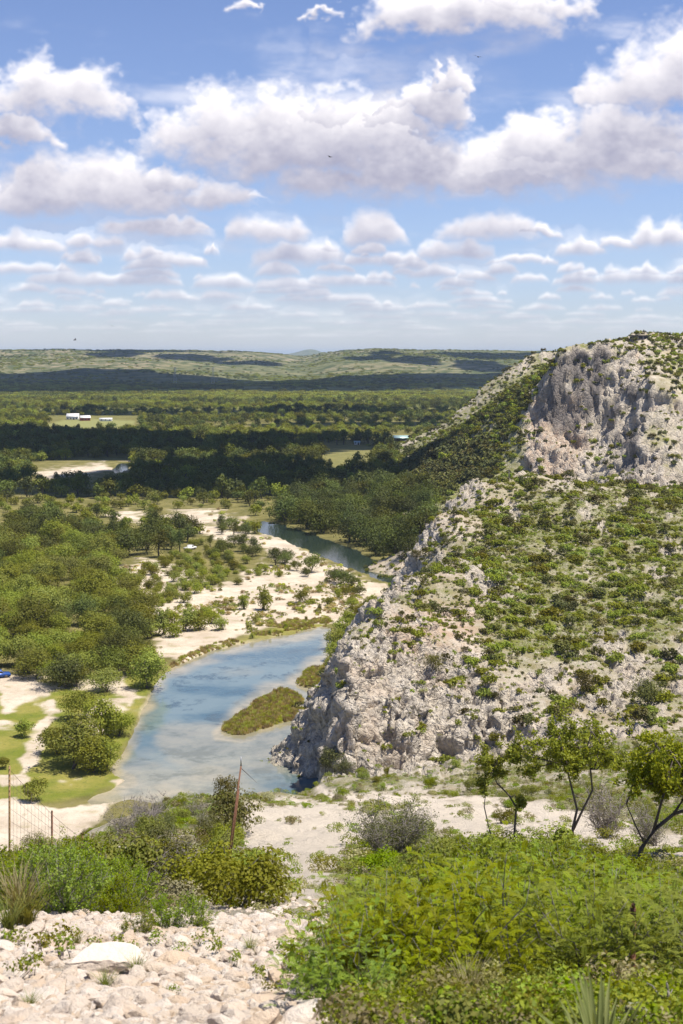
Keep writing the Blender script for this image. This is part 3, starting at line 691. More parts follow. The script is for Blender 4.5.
def stuff(name, templates, pts, rz, sc, idx):
    """countless plants or stones as ONE object: points with an instance on each"""
    pts = np.asarray(pts, np.float32); n = len(pts)
    me = bpy.data.meshes.new(name); me.vertices.add(n); me.vertices.foreach_set('co', pts.ravel())
    for k, a, ty in (('rz', rz, 'FLOAT'), ('sc', sc, 'FLOAT'), ('pick', idx, 'INT')):
        at = me.attributes.new(k, ty, 'POINT'); at.data.foreach_set('value', np.asarray(a, np.int32 if ty == 'INT' else np.float32))
    o = link(name, me); o['kind'] = 'stuff'
    c = bpy.data.collections.new(name+'_kinds')
    for k, tmp in enumerate(templates):
        for u in tmp.users_collection: u.objects.unlink(tmp)
        tmp.name = 'kind_%02d_%s' % (k, name); c.objects.link(tmp)
    g = bpy.data.node_groups.new(name, 'GeometryNodeTree')
    g.interface.new_socket('Geometry', in_out='INPUT', socket_type='NodeSocketGeometry'); g.interface.new_socket('Geometry', in_out='OUTPUT', socket_type='NodeSocketGeometry')
    N = g.nodes; gi = N.new('NodeGroupInput'); go = N.new('NodeGroupOutput'); ip = N.new('GeometryNodeInstanceOnPoints'); ci = N.new('GeometryNodeCollectionInfo')
    ci.inputs['Collection'].default_value = c; ci.inputs['Separate Children'].default_value = True; ci.inputs['Reset Children'].default_value = True
    def na(k, ty):
        q = N.new('GeometryNodeInputNamedAttribute'); q.data_type = ty; q.inputs['Name'].default_value = k; return q.outputs[0]
    cx = N.new('ShaderNodeCombineXYZ'); L = g.links
    L.new(na('rz', 'FLOAT'), cx.inputs[2]); L.new(cx.outputs[0], ip.inputs['Rotation']); L.new(na('sc', 'FLOAT'), ip.inputs['Scale'])
    L.new(na('pick', 'INT'), ip.inputs['Instance Index']); ip.inputs['Pick Instance'].default_value = True
    L.new(gi.outputs[0], ip.inputs['Points']); L.new(ci.outputs[0], ip.inputs['Instance']); L.new(ip.outputs[0], go.inputs[0])
    md = o.modifiers.new('growth', 'NODES'); md.node_group = g
    return o
def hide_template(o): 
    for u in list(o.users_collection): u.objects.unlink(o)
    return o
rng = np.random.RandomState(21)
def spaced(px, py, dmin, keep=None):
    """thin photo-surveyed ground points to a minimum spacing in metres"""
    out = []; cell = {}
    for a, b in zip(px, py):
        x, Y = G(a, b); d = dmin(x, Y) if callable(dmin) else dmin; i, j = int(x//d), int(Y//d)
        if any((x-u)**2+(Y-v)**2 < d*d for k in (-1, 0, 1) for l in (-1, 0, 1) for u, v in cell.get((i+k, j+l), ())): continue
        cell.setdefault((i, j), []).append((x, Y)); out.append((x, Y))
    return out
def poly_pts(P, n, dmin, seed=0):
    r = np.random.RandomState(seed); P = np.array(P, float); lo, hi = P.min(0), P.max(0)
    a = r.uniform(lo[0], hi[0], n*4); b = r.uniform(lo[1], hi[1], n*4); k = in_poly(a, b, P)
    return spaced(a[k], b[k], dmin)[:n]
def gz(x, Y): return .15

# ---- grove left of the river
grove = Kind([make_tree('leafy_tree', 100+k, h, w, 3800, .36, m_, 'tree') for k, (h, w, m_) in enumerate([(8, 8.5, LEAF_TREE), (7, 8, LEAF_TREE), (9, 8, LEAF_TREE), (7.5, 9, LEAF_DARK), (6.5, 7.5, LEAF_TREE), (8, 7, LEAF_WILLOW)])])
GROVE = [(-50,560),(0,548),(60,545),(112,552),(128,580),(140,610),(146,640),(142,664),(118,678),(84,690),(52,690),(28,684),(-40,676)]
for x, Y in poly_pts(GROVE, 150, 4.6, 3):
    py = HY+ZC*F/Y; px = CX+F*x/Y
    if in_poly(px, py, SANDS[2]): continue
    dk = vnoise(x/13+3, Y/13) > .56
    k = 3 if dk else int(rng.choice([0, 1, 2, 4, 4, 5]))
    grove.put(k, (x, Y, gz(x, Y)), rng.uniform(0, 6.28), (lambda q: (q*rng.uniform(.85, 1.25), q*rng.uniform(.85, 1.25), q*rng.uniform(.8, 1.15)))(rng.uniform(.72, 1.2)*(.85 if py > 650 else 1)),
              'dark green rounded tree in the dense grove left of the river' if dk else 'bright green leafy tree in the dense grove left of the river', 'trees of the grove left of the river')
# ---- trees standing apart on the near bank
near_list = [(72,770,0,.86,'tall dense dark green tree, largest of the clump on the grassy point'),(92,774,5,.62,'yellow green tree in front on the grassy point by the pool'),(106,772,5,.55,'small tree at the water edge of the grassy point'),
             (56,756,4,.6,'bushy tree at the back left of the grassy point clump'),(101,742,5,.78,'tree on a bare visible trunk behind the clump on the grassy point'),(118,738,4,.55,'low spreading tree beside the sandy patch at the pool'),(84,722,0,.62,'tree between the dirt track and the pool'),
             (149,690,5,.82,'yellow green tree overhanging the pool, mirrored in the water'),(63,690,3,.75,'round dark tree at the bend of the pale dirt track'),(108,694,1,.6,'tree with brownish crown at the edge of the grove'),(128,676,0,.72,'tree at the river end of the grove')]
for px, py, k, sc, lab in near_list:
    x, Y = G(px, py); grove.put(k, (x, Y, gz(x, Y)-.3), rng.uniform(0, 6.28), (sc*1.35, sc*1.35, sc*1.22), lab)
grove.done()
bank_bush = Kind([make_shrub('bank_bush', 130+k, 3.2, 4.2, 1500, .26, LEAF_WILLOW, 'bush', 8, 4) for k in range(2)])
for px, py, sc, lab in [(24,739,1.0,'round bush alone on the grass below the dirt track'),(34,803,1.05,'round yellow green bush alone on the sand flat by the fence'),(4,770,.6,'small bush at the edge of the grass flat')]:
    x, Y = G(px, py); bank_bush.put(0, (x, Y, gz(x, Y)), rng.uniform(0, 6.28), sc, lab)
# ---- gravel bar
bar = Kind([make_tree('gravel_bar_tree', 140+k, h, w, 1300, .36, m_, 'tree', trunks=2, crown_base=.08, nl=8) for k, (h, w, m_) in enumerate([(5, 5, LEAF_WILLOW), (5.5, 4.2, LEAF_WILLOW), (4.2, 5.2, LEAF_TREE), (6.5, 3.6, LEAF_TREE)])])
for px, py, sc in [(150,640,1.0),(163,636,1.1),(176,638,.95),(188,632,1.1),(200,632,1.0),(212,626,.9),(222,632,.8),(172,626,.9),(196,622,.8),(206,616,.6),(155,628,.8),(244,612,.75),(264,612,1.05),(300,604,.85),(262,600,.4),(330,607,.6),(338,600,.6),(346,596,.65),(352,604,.5),(286,630,.3),(306,622,.25),(320,612,.35),(237,586,.6),(279,578,.5),(252,640,.28),(270,636,.25)]:
    x, Y = G(px, py); bar.put(int(rng.randint(4)), (x, Y, gz(x, Y)-.5*sc), rng.uniform(0, 6.28), sc, 'light green bushy tree growing alone on the pale gravel bar' if px > 230 else 'light green bushy tree in the thicket at the left end of the gravel bar', 'bushy trees on the gravel bar')
for x, Y in poly_pts([(128,590),(160,560),(200,545),(240,562),(268,570),(262,580),(238,574),(212,590),(196,600),(178,606),(150,612)], 95, 2.9, 8):
    bar.put(int(rng.choice([0, 2])), (x, Y, gz(x, Y)-.4), rng.uniform(0, 6.28), rng.uniform(.4, .8), 'low light green bushy tree scattered in the middle of the gravel bar', 'bushy trees on the gravel bar')
bar.done()
dark = Kind([make_tree('dark_tree', 150+k, h, w, 1500, .5, LEAF_DARK, 'tree', crown_base=.12, nl=9) for k, (h, w) in enumerate([(8.5, 8), (7.5, 8.5), (10, 6.5), (6.5, 8)])])
for P, n, d, s0, s1, lab in [([(0,548),(22,520),(60,530),(110,540),(150,532),(192,536),(196,556),(120,562),(60,548)], 60, 5.2, .75, 1.1, 'dark green tree in the row behind the grove'),
                         ([(190,548),(230,545),(270,553),(300,566),(296,578),(262,560),(226,566)], 26, 4.2, .4, .66, 'low dark tree in the line crossing the gravel bar'),
                         ([(216,528),(244,532),(246,540),(220,538)], 9, 5, .5, .7, 'dark tree at the head of the sandy track beside the far pool')]:
    for x, Y in poly_pts(P, n, d, 5): dark.put(int(rng.randint(4)), (x, Y, gz(x, Y)), rng.uniform(0, 6.28), rng.uniform(s0, s1), lab, lab.split(' tree ')[0]+' trees')
for px, py, sc in [(312,574,.75),(306,578,.45),(334,583,.6),(344,586,.7),(352,590,.6),(360,596,.4),(176,530,.7)]:
    x, Y = G(px, py); dark.put(int(rng.choice([1, 3])), (x, Y, gz(x, Y)), rng.uniform(0, 6.28), sc, 'dark bushy tree on the sand strip beside the far pool', 'dark trees beside the far pool')
dark.done()
# ---- tall trees on the far bank, at the foot of the mesa
tall = Kind([make_tree('bank_tree', 160+k, h, w, 1900, .62, m_, 'tree', crown_base=.06, nl=12) for k, (h, w, m_) in enumerate([(13, 12.5, LEAF_BANK), (11, 12, LEAF_BANK), (14, 11, LEAF_DARK), (10, 12, LEAF_BANK)])])
for x, Y in poly_pts([(280,524),(296,500),(330,488),(380,486),(420,500),(440,540),(420,580),(398,572),(378,558),(352,547),(318,534),(292,525)], 130, 6.0, 6):
    hgt = max(0, float(hz(np.array([x]), np.array([Y]))[0]))
    tall.put(int(rng.choice([0, 1, 3, 0, 1, 0, 1, 2])), (x, Y, hgt-2.6), rng.uniform(0, 6.28), rng.uniform(.7, 1.05), 'big dark tree in the dense belt along the far bank of the far pool', 'trees along the far bank')
tall.done()
# ---- bushes at the foot of the bluff
foot = Kind([make_tree('bluff_foot_tree', 170+k, 5, 4.6, 1500, .34, LEAF_WILLOW if k else LEAF_TREE, 'tree', trunks=2, crown_base=.05, nl=8) for k in range(3)])
for k, (px, py, sc) in enumerate([(333,650,.8),(336,640,.9),(342,630,.95),(350,620,.9),(358,612,.9),(366,604,.8),(346,612,.6),(334,664,.7),(330,678,.5),(372,596,.6),(352,600,.6),(340,655,.8),(347,640,.8),(356,628,.7),(333,690,.4)]):
    x, Y = G(px, py+10); foot.put(k, (x, Y, max(.1, float(hz(np.array([x]), np.array([Y]))[0])-.4)), rng.uniform(0, 6.28), sc, 'green tree between the river and the foot of the pale bluff', 'trees at the foot of the bluff')
foot.done(); bank_bush.done()

# ---- woods and brush of the valley beyond
def lod(name, seed, h, w, n, ls, m_): return hide_template(make_tree(name, seed, h, w, n, ls, m_, None, crown_base=.08, nl=8, parts=False))
T_FAR = [lod('far_tree', 200+k, h, w, 460, .9, m_) for k, (h, w, m_) in enumerate([(8, 8, LEAF_DARK), (7, 8.5, LEAF_DARK), (9, 7, LEAF_DARK), (6, 7, LEAF_TREE), (7, 7.5, LEAF_TREE), (5, 6, LEAF_WILLOW)])]
def scatter_valley(n, y0, y1, dmin, seed, dens):
    r = np.random.RandomState(seed); b = HY+ZC*F/np.sqrt(r.uniform((ZC*F/(y1-HY))**2, (ZC*F/(y0-HY))**2, n)); a = r.uniform(-60, 700, n)
    x = (a-CX)/F*ZC*F/(b-HY); Y = ZC*F/(b-HY)
    k = r.rand(n) < dens(a, b, x, Y); return spaced(a[k], b[k], dmin)
OPEN = [[(28,463),(132,457),(134,481),(80,486),(30,484)],[(386,434),(414,434),(414,452),(386,452)],[(48,416),(140,416),(140,432),(48,434)],[(318,448),(376,445),(378,462),(326,464)]]
clr = [FARP, RAPID]+SANDS[:2]+SANDS[7:9]+FIELDS
def blocked(a, b):
    q = np.zeros(a.shape, bool)
    for P in clr: q |= poly_sd(a, b, P) > -1.2
    for P in OPEN: q |= in_poly(a, b, P)
    return q
def dens_mid(a, b, x, Y):
    d = .25+.75*sstep(.40, .58, fbm(x/60, Y/90, o=4))
    d = np.where((b < 500) & (b > 436), np.maximum(d, .9*sstep(.3, .45, fbm(x/60, Y/90, o=4))), d)
    d = np.where((b > 500), .22+.4*sstep(.4, .6, fbm(x/25, Y/25, o=3)), d)
    d[blocked(a, b)] = 0; d[in_poly(a, b, GROVE)] = 0
    d[in_poly(a, b, [(280,530),(296,496),(420,480),(440,560),(398,572)])] *= .2
    return d
def is_dark(x, Y, r): return r.rand(len(x)) < np.clip(.05+3.2*(fbm(x/140+5, Y/120, o=3)-.46), .05, .95)
P1 = np.array(scatter_valley(16000, 432, 538, 5.2, 31, dens_mid)); P2 = np.array(scatter_valley(26000, 402, 432, 8.0, 32, lambda a, b, x, Y: np.where(blocked(a, b), 0, .10+.9*sstep(.46, .60, fbm(x/150, Y/110, o=4)))))
hzp = np.maximum(hz(P1[:, 0], P1[:, 1]), .1)
keep = (hz(P1[:, 0], P1[:, 1]) < 3); P1 = P1[keep]; hzp = hzp[keep]
PV = np.r_[np.c_[P1, hzp], np.c_[P2, np.full(len(P2), .1)]]
r = np.random.RandomState(5); dk = is_dark(PV[:, 0], PV[:, 1], r)
pyv = HY+ZC*F/PV[:, 1]; dk |= (pyv > 440) & (pyv < 500) & (r.rand(len(PV)) < .55)
pk = np.where(dk, r.randint(0, 3, len(PV)), r.randint(3, 6, len(PV)))
scl = np.where(pyv > 500, .38+.4*r.rand(len(PV)), .6+.55*r.rand(len(PV))); scl = np.where(dk, np.maximum(scl, .65), scl)
tag(stuff('valley_woods', T_FAR, PV, r.rand(len(PV))*6.28, scl, pk))
n3 = 26000; b = r.uniform(0, 1, n3); Yh = 1750*np.exp(b*np.log(6200/1750.)); xh = Yh*r.uniform(-.28, .28, n3)
fd = fbm(xh/330, Yh/240, o=4); k = r.rand(n3) < np.clip(.12+.95*sstep(.44, .60, fd), 0, 1); xh, Yh, fd = xh[k], Yh[k], fd[k]
zh, frr = far_height(xh, Yh); zh = np.where(Yh > 2600, np.maximum(zh, 0), 0)
T_BRUSH = [lod('brush_clump', 220+k, 6, 15+3*k, 300, 1.7, m_) for k, m_ in enumerate([LEAF_DARK, LEAF_DARK, LEAF_TREE, LEAF_WILLOW])]
dk = is_dark(xh, Yh, r)
tag(stuff('distant_brush', T_BRUSH, np.c_[xh, Yh, zh-.3], r.rand(len(xh))*6.28, (.5+.5*r.rand(len(xh)))*np.where(Yh > 2900, .75, 1), np.where(dk, r.randint(0, 2, len(xh)), r.randint(2, 4, len(xh)))))
print('woods', len(PV), len(xh))

# reeds and low growth on the island and the wet margins
rsel = np.where(((reedv > .4) & (vPX > 100) & (vPX < 345) & (vPY > 600) & (wet < .5)).ravel())[0]
rsel = r.choice(rsel, min(len(rsel), 1700), replace=False)
def reed_tpl(seed, m_):
    q = np.random.RandomState(seed); n = 90; a = q.uniform(0, 6.28, n); b = np.stack([q.normal(size=n)*.22, q.normal(size=n)*.22, np.zeros(n)], 1); L = q.uniform(.3, .8, n)
    tip = b+np.stack([np.cos(a)*.22, np.sin(a)*.22, L], 1); sd = np.stack([-np.sin(a), np.cos(a), 0*a], 1)*.035
    V = np.stack([b-sd, b+sd, tip+sd*.4, tip-sd*.4], 1).reshape(-1, 3)
    return hide_template(link('reed_tpl', npmesh('reed_tpl', V, np.arange(4*n), np.full(n, 4), m_, None, False, {'tint': ('FACE', q.rand(n))})))
REED_A = leaf('reed_green', (.30, .33, .045), (.45, .43, .09)); REED_B = leaf('reed_brown', (.34, .26, .11), (.42, .33, .17))
stuff('reeds', [reed_tpl(1, REED_A), reed_tpl(2, REED_B), reed_tpl(3, REED_A)], np.stack([vX.ravel()[rsel], vY.ravel()[rsel], np.maximum(vZ.ravel()[rsel], 0)], 1), r.rand(len(rsel))*6.28, .35+.5*r.rand(len(rsel)), r.choice(3, len(rsel), p=[.25, .5, .25]))

# weeds and low bushes thinly over the gravel
wk = np.where(((sandv > .5) & (vPX > 100) & (vPX < 400) & (vPY < 660) & (vPY > 505) & (fbm(vX/9+2, vY/14, o=4) > .50)).ravel())[0]; wk = r.choice(wk, min(900, len(wk)), replace=False)
T_W = [hide_template(make_shrub('weed_tpl', 790+k, .7, 1.7, 170, .22, m_, None, 5)) for k, m_ in enumerate([LEAF_WILLOW, LEAF_TREE, REED_A, REED_B])]
stuff('gravel_weeds', T_W, np.stack([vX.ravel()[wk], vY.ravel()[wk], vZ.ravel()[wk]], 1), r.rand(len(wk))*6.28, .4+1.1*r.rand(len(wk))**2, r.randint(0, 4, len(wk)))
# ---------------------------------------------------------------- brush on the bluff and the mesa
rng = np.random.RandomState(77)
vis = (hPX > -30) & (hPX < 720) & (nz > .25)
area = np.abs(np.gradient(hX, axis=1)*np.gradient(hY, axis=0))
clump = fbm(hX/9+70, hY/16, o=4); fine_c = fbm(hX/3.2+20, hY/4.5, o=3)
ok = .75*sstep(.40, .60, clump*.45+fine_c*.55)+.22
dB = np.where((hY > 180) & (hY < 420) & vis, ok*(1-.55*rk), 0)
dB *= 1+1.6*sstep(-25, 15, poly_sd(hPX, hPY, [(372,640),(396,590),(440,520),(500,482),(540,484),(500,560),(500,640),(560,700),(500,740),(400,660)]))
dB *= 1+1.1*sstep(-40, 30, poly_sd(hPX, hPY, OLIVE))
dM = np.where(far_ & (hY < 990) & vis & (hPX > 330), (.15+ok)*(1-.55*rk), 0)
dM *= 1+5.5*sstep(-10, 8, poly_sd(hPX, hPY, [(360,500),(400,462),(470,425),(520,385),(560,360),(535,400),(522,440),(500,470),(430,500)]))
MESACLEFT = [(560,352),(600,356),(596,400),(582,440),(566,420),(580,390)]
dM *= 1+3*sstep(-6, 4, poly_sd(hPX, hPY, MESACLEFT))
def pick(dens, n, dmin):
    p = (dens*area).ravel(); k = rng.choice(p.size, n, p=p/p.sum(), replace=False)
    cell = {}; out = []
    for q in k:
        x, Y = hX2.ravel()[q], hY2.ravel()[q]; i, j = int(x//dmin), int(Y//dmin)
        if any((x-u)**2+(Y-v)**2 < dmin*dmin for a in (-1, 0, 1) for b in (-1, 0, 1) for u, v in cell.get((i+a, j+b), ())): continue
        cell.setdefault((i, j), []).append((x, Y)); out.append(q)
    return np.array(out)
def hs(name, seed, h, w, n, ls, m_): return make_shrub(name, seed, h, w, n, ls, m_, 'shrub', 7)
NB = 6
B_T = [(1.0,2.3,330,.27,LEAF_SCRUB),(.75,1.8,260,.24,LEAF_SCRUB),(1.3,2.1,330,.25,LEAF_CEDAR),(.6,2.3,300,.25,LEAF_SCRUB),(.7,1.4,220,.22,LEAF_CEDAR),(.7,1.7,240,.22,LEAF_GREY)]
kindB = Kind([hs('hillside_shrub', 300+k, *a) for k, a in enumerate(B_T)])
qb = pick(dB, 10500, .85); wts = [.32,.24,.14,.16,.09,.05]
idx = rng.choice(NB, len(qb), p=wts); scl = .38+1.15*rng.rand(len(qb))**2.6; scl *= np.where(hPX.ravel()[qb] > 480, 1.15, .95)
big = (qb*0+1).astype(float); Yq = hY2.ravel()[qb]; order = np.argsort(-(scl*np.array([a[1] for a in B_T])[idx]/Yq)); one = order[:290]; rest = order[290:]
LB = ['low bright green shrub rooted on the pale limestone bluff', 'small bright green shrub rooted on the pale limestone bluff', 'dark green cedar shrub rooted on the pale limestone bluff', 'flat spreading green shrub rooted on the pale limestone bluff', 'small dark shrub rooted on the pale limestone bluff', 'greyish green shrub rooted on the pale limestone bluff']
def P3(q): return (float(hX2.ravel()[q]), float(hY2.ravel()[q]), float(hZ2.ravel()[q])-.12)
for i in one: kindB.put(int(idx[i]), P3(qb[i]), rng.uniform(0, 6.28), float(scl[i]), LB[idx[i]], 'shrubs scattered over the limestone bluff')
kindB.done()
TB = [hide_template(hs('bluff_tpl', 320+k, a[0], a[1], int(a[2]*.7), a[3]*1.1, a[4])) for k, a in enumerate(B_T)]
stuff('bluff_brush', TB, [P3(qb[i]) for i in rest], rng.rand(len(rest))*6.28, scl[rest], idx[rest])
dM *= 1+2.5*sstep(-8, 6, poly_sd(hPX, hPY, [(596,340),(720,334),(720,372),(650,372)]))
qm = pick(dM, 12500, 1.6); im = rng.choice(6, len(qm), p=[.28,.2,.24,.16,.12,0]); sm = .55+.8*rng.rand(len(qm))
lowf = sstep(-4, 8, poly_sd(hPX.ravel()[qm], hPY.ravel()[qm], [(350,505),(380,478),(440,446),(500,440),(490,480),(430,505)]))
im = np.where((lowf > .5) & (rng.rand(len(qm)) < .8), 2, im); flk = sstep(-6, 8, poly_sd(hPX.ravel()[qm], hPY.ravel()[qm], [(400,470),(520,385),(556,356),(545,400),(522,425),(500,470)])); sm = sm*(1+.8*lowf)*(1+.45*flk)
TM = [hide_template(hs('mesa_tpl', 340+k, a[0]*1.5, a[1]*1.35, 170, .55, a[4])) for k, a in enumerate(B_T)]
stuff('mesa_brush', TM, [P3(q) for q in qm], rng.rand(len(qm))*6.28, sm, im)
# tufts of grass and low herbs between the shrubs
dG = np.where((hY > 176) & (hY < 400) & vis, (.25+1.1*green+.3*clump)*(1-.6*rk), 0)
qg = pick(dG, 15000, .35)
TG = [hide_template(make_shrub('herb_tpl', 380+k, .3, .75, 70, .15, m_, None, 4)) for k, m_ in enumerate([LEAF_SCRUB, LEAF_GREY, STRAW, LEAF_BUSH])]
stuff('bluff_grass', TG, [(p[0], p[1], p[2]+.1) for p in map(P3, qg)], rng.rand(len(qg))*6.28, .5+1.0*rng.rand(len(qg))**2, rng.choice(4, len(qg), p=[.42, .2, .2, .18]))
# a few larger cedars on the bluff that can be told apart
cedar = Kind([make_tree('cedar_tree', 360+k, 4, 4.6, 1500, .26, LEAF_CEDAR, 'tree', crown_base=.05, nl=9) for k in range(2)])
def ray(px, py, y0=20, y1=760):
    """first point of the hillside seen at a photo position"""
    Y = np.geomspace(y0, y1, 1500); x = (px-CX)/F*Y; z = ZC-(py-HY)/F*Y; d = hz(x, Y)-z
    k = np.argmax(d > 0); 
    return (float(x[k]), float(Y[k]), float(hz(x[k:k+1], Y[k:k+1])[0]))
for k, (px, py, sc, lab) in enumerate([(648,706,1.05,'broad dark cedar at the right edge of the bluff above the small trees'),(416,560,.6,'dark cedar standing alone high on the bluff, left one of two'),(447,546,.5,'dark cedar standing alone high on the bluff, right one of two'),(432,672,.7,'cedar in the cleft of the rocky bluff face'),(585,694,.8,'dark cedar low on the bluff among pale rocks'),(334,770,.8,'dark bush at the foot of the bluff by the water'),(346,775,.55,'small dark bush at the bottom corner of the bluff'),(326,772,.6,'dark bush hanging at the river corner of the bluff')]):
    p = ray(px, py, 150); cedar.put(k, (p[0], p[1], p[2]-.2), rng.uniform(0, 6.28), sc, lab)
# ---------------------------------------------------------------- near slope: scrub
def zt(x, Y): return float(hz(np.array([x]), np.array([Y]))[0])
S_T = [(.8,1.35,2600,.052,LEAF_SCRUB),(.6,1.2,2200,.05,LEAF_BUSH),(.85,1.1,2200,.05,LEAF_SCRUB),(.55,1.0,1800,.048,LEAF_GREY),(.9,1.4,2600,.05,LEAF_CEDAR)]
kindS = Kind([make_shrub('slope_shrub', 400+k, *a[:5], 'shrub', 7, 9, BARK_GREY) for k, a in enumerate(S_T)])
LS = ['leafy green shrub on the slope below the rubble', 'low bright green shrub on the slope beside the pale clearing', 'upright green shrub on the slope beside the pale clearing', 'silvery grey green shrub on the slope beside the pale clearing', 'dark green shrub on the slope beside the pale clearing']
dS = np.where((hY > 17) & (hY < 176) & vis & (hPY < 925), sstep(.40, .55, fbm(hX/6+3, hY/6, o=4)*.5+fine_c*.5)*(1-sand)**2+.02*(sand > .3), 0)/np.maximum(hY/40, .6)
dS *= np.where(hPX < 300, 1.6, .8); dS *= np.where((hPX > 238) & (hPX < 362) & (hPY > 846), 0, 1)
qs = pick(dS, 900, .8); n_s = min(len(qs), 296)
qs = qs[:n_s]; iS = rng.choice(5, n_s, p=[.3,.27,.2,.13,.10])
for i, q in enumerate(qs):
    sc = float(.45+.75*rng.rand()); 
    if hPX.ravel()[q] < 300 and hY.ravel()[q] < 60: sc *= 1.1
    if hY.ravel()[q] > 100: sc *= 1.35
    p = P3(q); kindS.put(int(iS[i]), (p[0], p[1], p[2]+.02), rng.uniform(0, 6.28), sc, LS[iS[i]], 'shrubs on the near slope')
kindS.done()
# small tufts of ground cover on the near slope
TT = [hide_template(make_shrub('tuft_tpl', 420+k, .26, .55, 300, .04, m_, None, 4)) for k, m_ in enumerate([LEAF_SCRUB, LEAF_BUSH, LEAF_GREY, STRAW])]
dT = np.where((hY > 13.5) & (hY < 178) & vis, (.25+sstep(.40, .54, fine_c))*(1-.93*sand), 0)/np.maximum(hY/40, .5)
qt = pick(dT, 9000, .2)
stuff('ground_cover', TT, [(p[0], p[1], p[2]+.08) for p in map(P3, qt)], rng.rand(len(qt))*6.28, (.6+1.5*rng.rand(len(qt))**2)*np.clip(hY.ravel()[qt]/40, .35, 1), rng.choice(4, len(qt), p=[.42,.28,.18,.12]))
# dead grey shrubs
def dead_shrub(name, seed, w, h, n, label, p, leafy=0):
    r = np.random.RandomState(seed); o = thing(name, label, 'shrub', p); mb = MB(); tips = []
    for k in range(n):
        a = r.uniform(0, 6.28); R = w/2*r.uniform(.5, 1); tip = np.array([math.cos(a)*R, math.sin(a)*R, h*r.uniform(.55, 1)])
        pts = limb(mb, r, (r.normal()*.06, r.normal()*.06, -.1), tip, .022*h, .006*h, .1, 4, 4)
        for q in range(7):
            s = pts[r.randint(1, 5)]; e = s+np.array([r.normal(), r.normal(), abs(r.normal())+.2])*.2*h; pp = limb(mb, r, s, e, .008*h, .003*h, .1, 3, 3); tips.append(e)
            for _ in range(3): e2 = pp[2]+r.normal(size=3)*.13*h; limb(mb, r, pp[2], e2, .005*h, .002*h, .1, 2, 3); tips.append(e2)
    mb.build('branches', TWIG, o)
    if leafy:
        T = np.array(tips); T = np.repeat(T, leafy*2, 0); T = T+r.normal(size=T.shape)*.08; T[:, 2] = np.maximum(T[:, 2], .02)
        link('foliage', leaves_mesh('foliage', T, unit(r, len(T))+[0, 0, .4], .045, LEAF_CEDAR, r), o)
for k, (px, py, w, h, n, lf, lab) in enumerate([(150,824,2.6,1.3,34,0,'bare grey twiggy shrub on the slope above the sand flat'),(125,836,1.8,.9,22,1,'grey half bare shrub left of the bare twiggy shrub'),(166,893,.95,.7,22,2,'dark twiggy shrub with grey branches right behind the rubble'),
        (392,856,2.3,1.1,40,4,'wide grey twiggy shrub with sparse leaves beside the pale clearing'),(196,815,1.6,.8,20,1,'greyish brittle shrub near the top of the leaning pole'),(205,826,1.4,.7,20,2,'small greyish shrub below the brittle shrub')]):
    p = ray(px, py, 14); dead_shrub('twiggy_shrub', 440+k, w, h, n, lab, (p[0], p[1], p[2]), lf)
for k, (px, py, sc, lab) in enumerate([(271,786,.42,'small round dark tree on the rim, left one beside the water'),(288,786,.36,'small round dark tree on the rim, right one beside the water'),(232,838,.5,'dense green bushy tree behind the leaning rusty pole'),(228,800,.42,'green bushy tree at the top of the leaning rusty pole')]):
    p = ray(px, py, 30); cedar.put(k, (p[0], p[1], p[2]-.1), 1.7*k, sc, lab)
cedar.done()
# ---------------------------------------------------------------- three small trees behind the thicket
def small_tree(label, base, trunks, crown, n, seed, lmat=LEAF_SMALLTREE):
    """trunks: list of polylines (m, from base); crown: list of (x, y, z, r)"""
    r = np.random.RandomState(seed); o = thing('small_tree', label, 'tree', base); mb = MB(); cl = np.array(crown, float)
    for pts, r0 in trunks:
        m = len(pts); mb.tube(pts, [r0*(1-.6*k/(m-1)) for k in range(m)], 7)
    ends = [np.array(p, float) for pts, _ in trunks for p in pts[len(pts)//2:]]
    P = []; N = []
    for c in cl:
        s = min(ends, key=lambda e: np.linalg.norm(e-c[:3])); limb(mb, r, s, c[:3], .028, .010, .12, 4, 5)
        for _ in range(9):
            e = c[:3]+r.normal(size=3)*c[3]*.62; pp = limb(mb, r, c[:3]+(r.rand()-.5)*.2*(s-c[:3]), e, .011, .004, .12, 3, 4)
            for q in range(int(n/9/len(cl)/12)+1):
                t = r.rand(); b = pp[1]*(1-t)+pp[3]*t+r.normal(size=3)*.08*c[3]
                P.append(b+r.normal(size=(12, 3))*.055); N.append(unit(r, 12)+[0, 0, .5])
    mb.build('trunk', BARK, o, True)
    P = np.concatenate(P); link('crown', leaves_mesh('crown', P, np.concatenate(N), .095, lmat, r, .6), o)
def crownset(r, n, cx, czz, rx, rz, rr): 
    d = unit(r, n)*(r.rand(n, 1)**.4)
    return [(cx+d[k, 0]*rx, d[k, 1]*rx*.7, czz+d[k, 2]*rz, rr*(.7+.6*r.rand())) for k in range(n)]
r9 = np.random.RandomState(9)
px_m = 1/ (F/47.)                                                 # metres per photo pixel at the trees
def base_at(px, py): 
    p = ray(px, py, 20); return p
b = base_at(570, 846); k_ = b[1]/F
small_tree('two stemmed small tree with an open leafy crown, middle of the three behind the thicket', b,
           [([(0,0,-.3),(.1,0,.6),(.25,.05,1.2),(.05,.05,2.0),(-.2,0,3.0),(-.35,0,3.7)], .055), ([(.1,0,.5),(.45,-.1,1.3),(.75,-.1,1.9),(.7,0,2.6),(.6,.1,3.3),(.75,0,3.9)], .045)],
           crownset(r9, 13, -.15, 3.35, 1.9, .85, .62)+crownset(r9, 8, 1.1, 3.0, 1.0, .6, .5)+[(-1.7,0,3.0,.5),(-1.3,.2,2.6,.4)], 11500, 501)
b = base_at(512, 846)
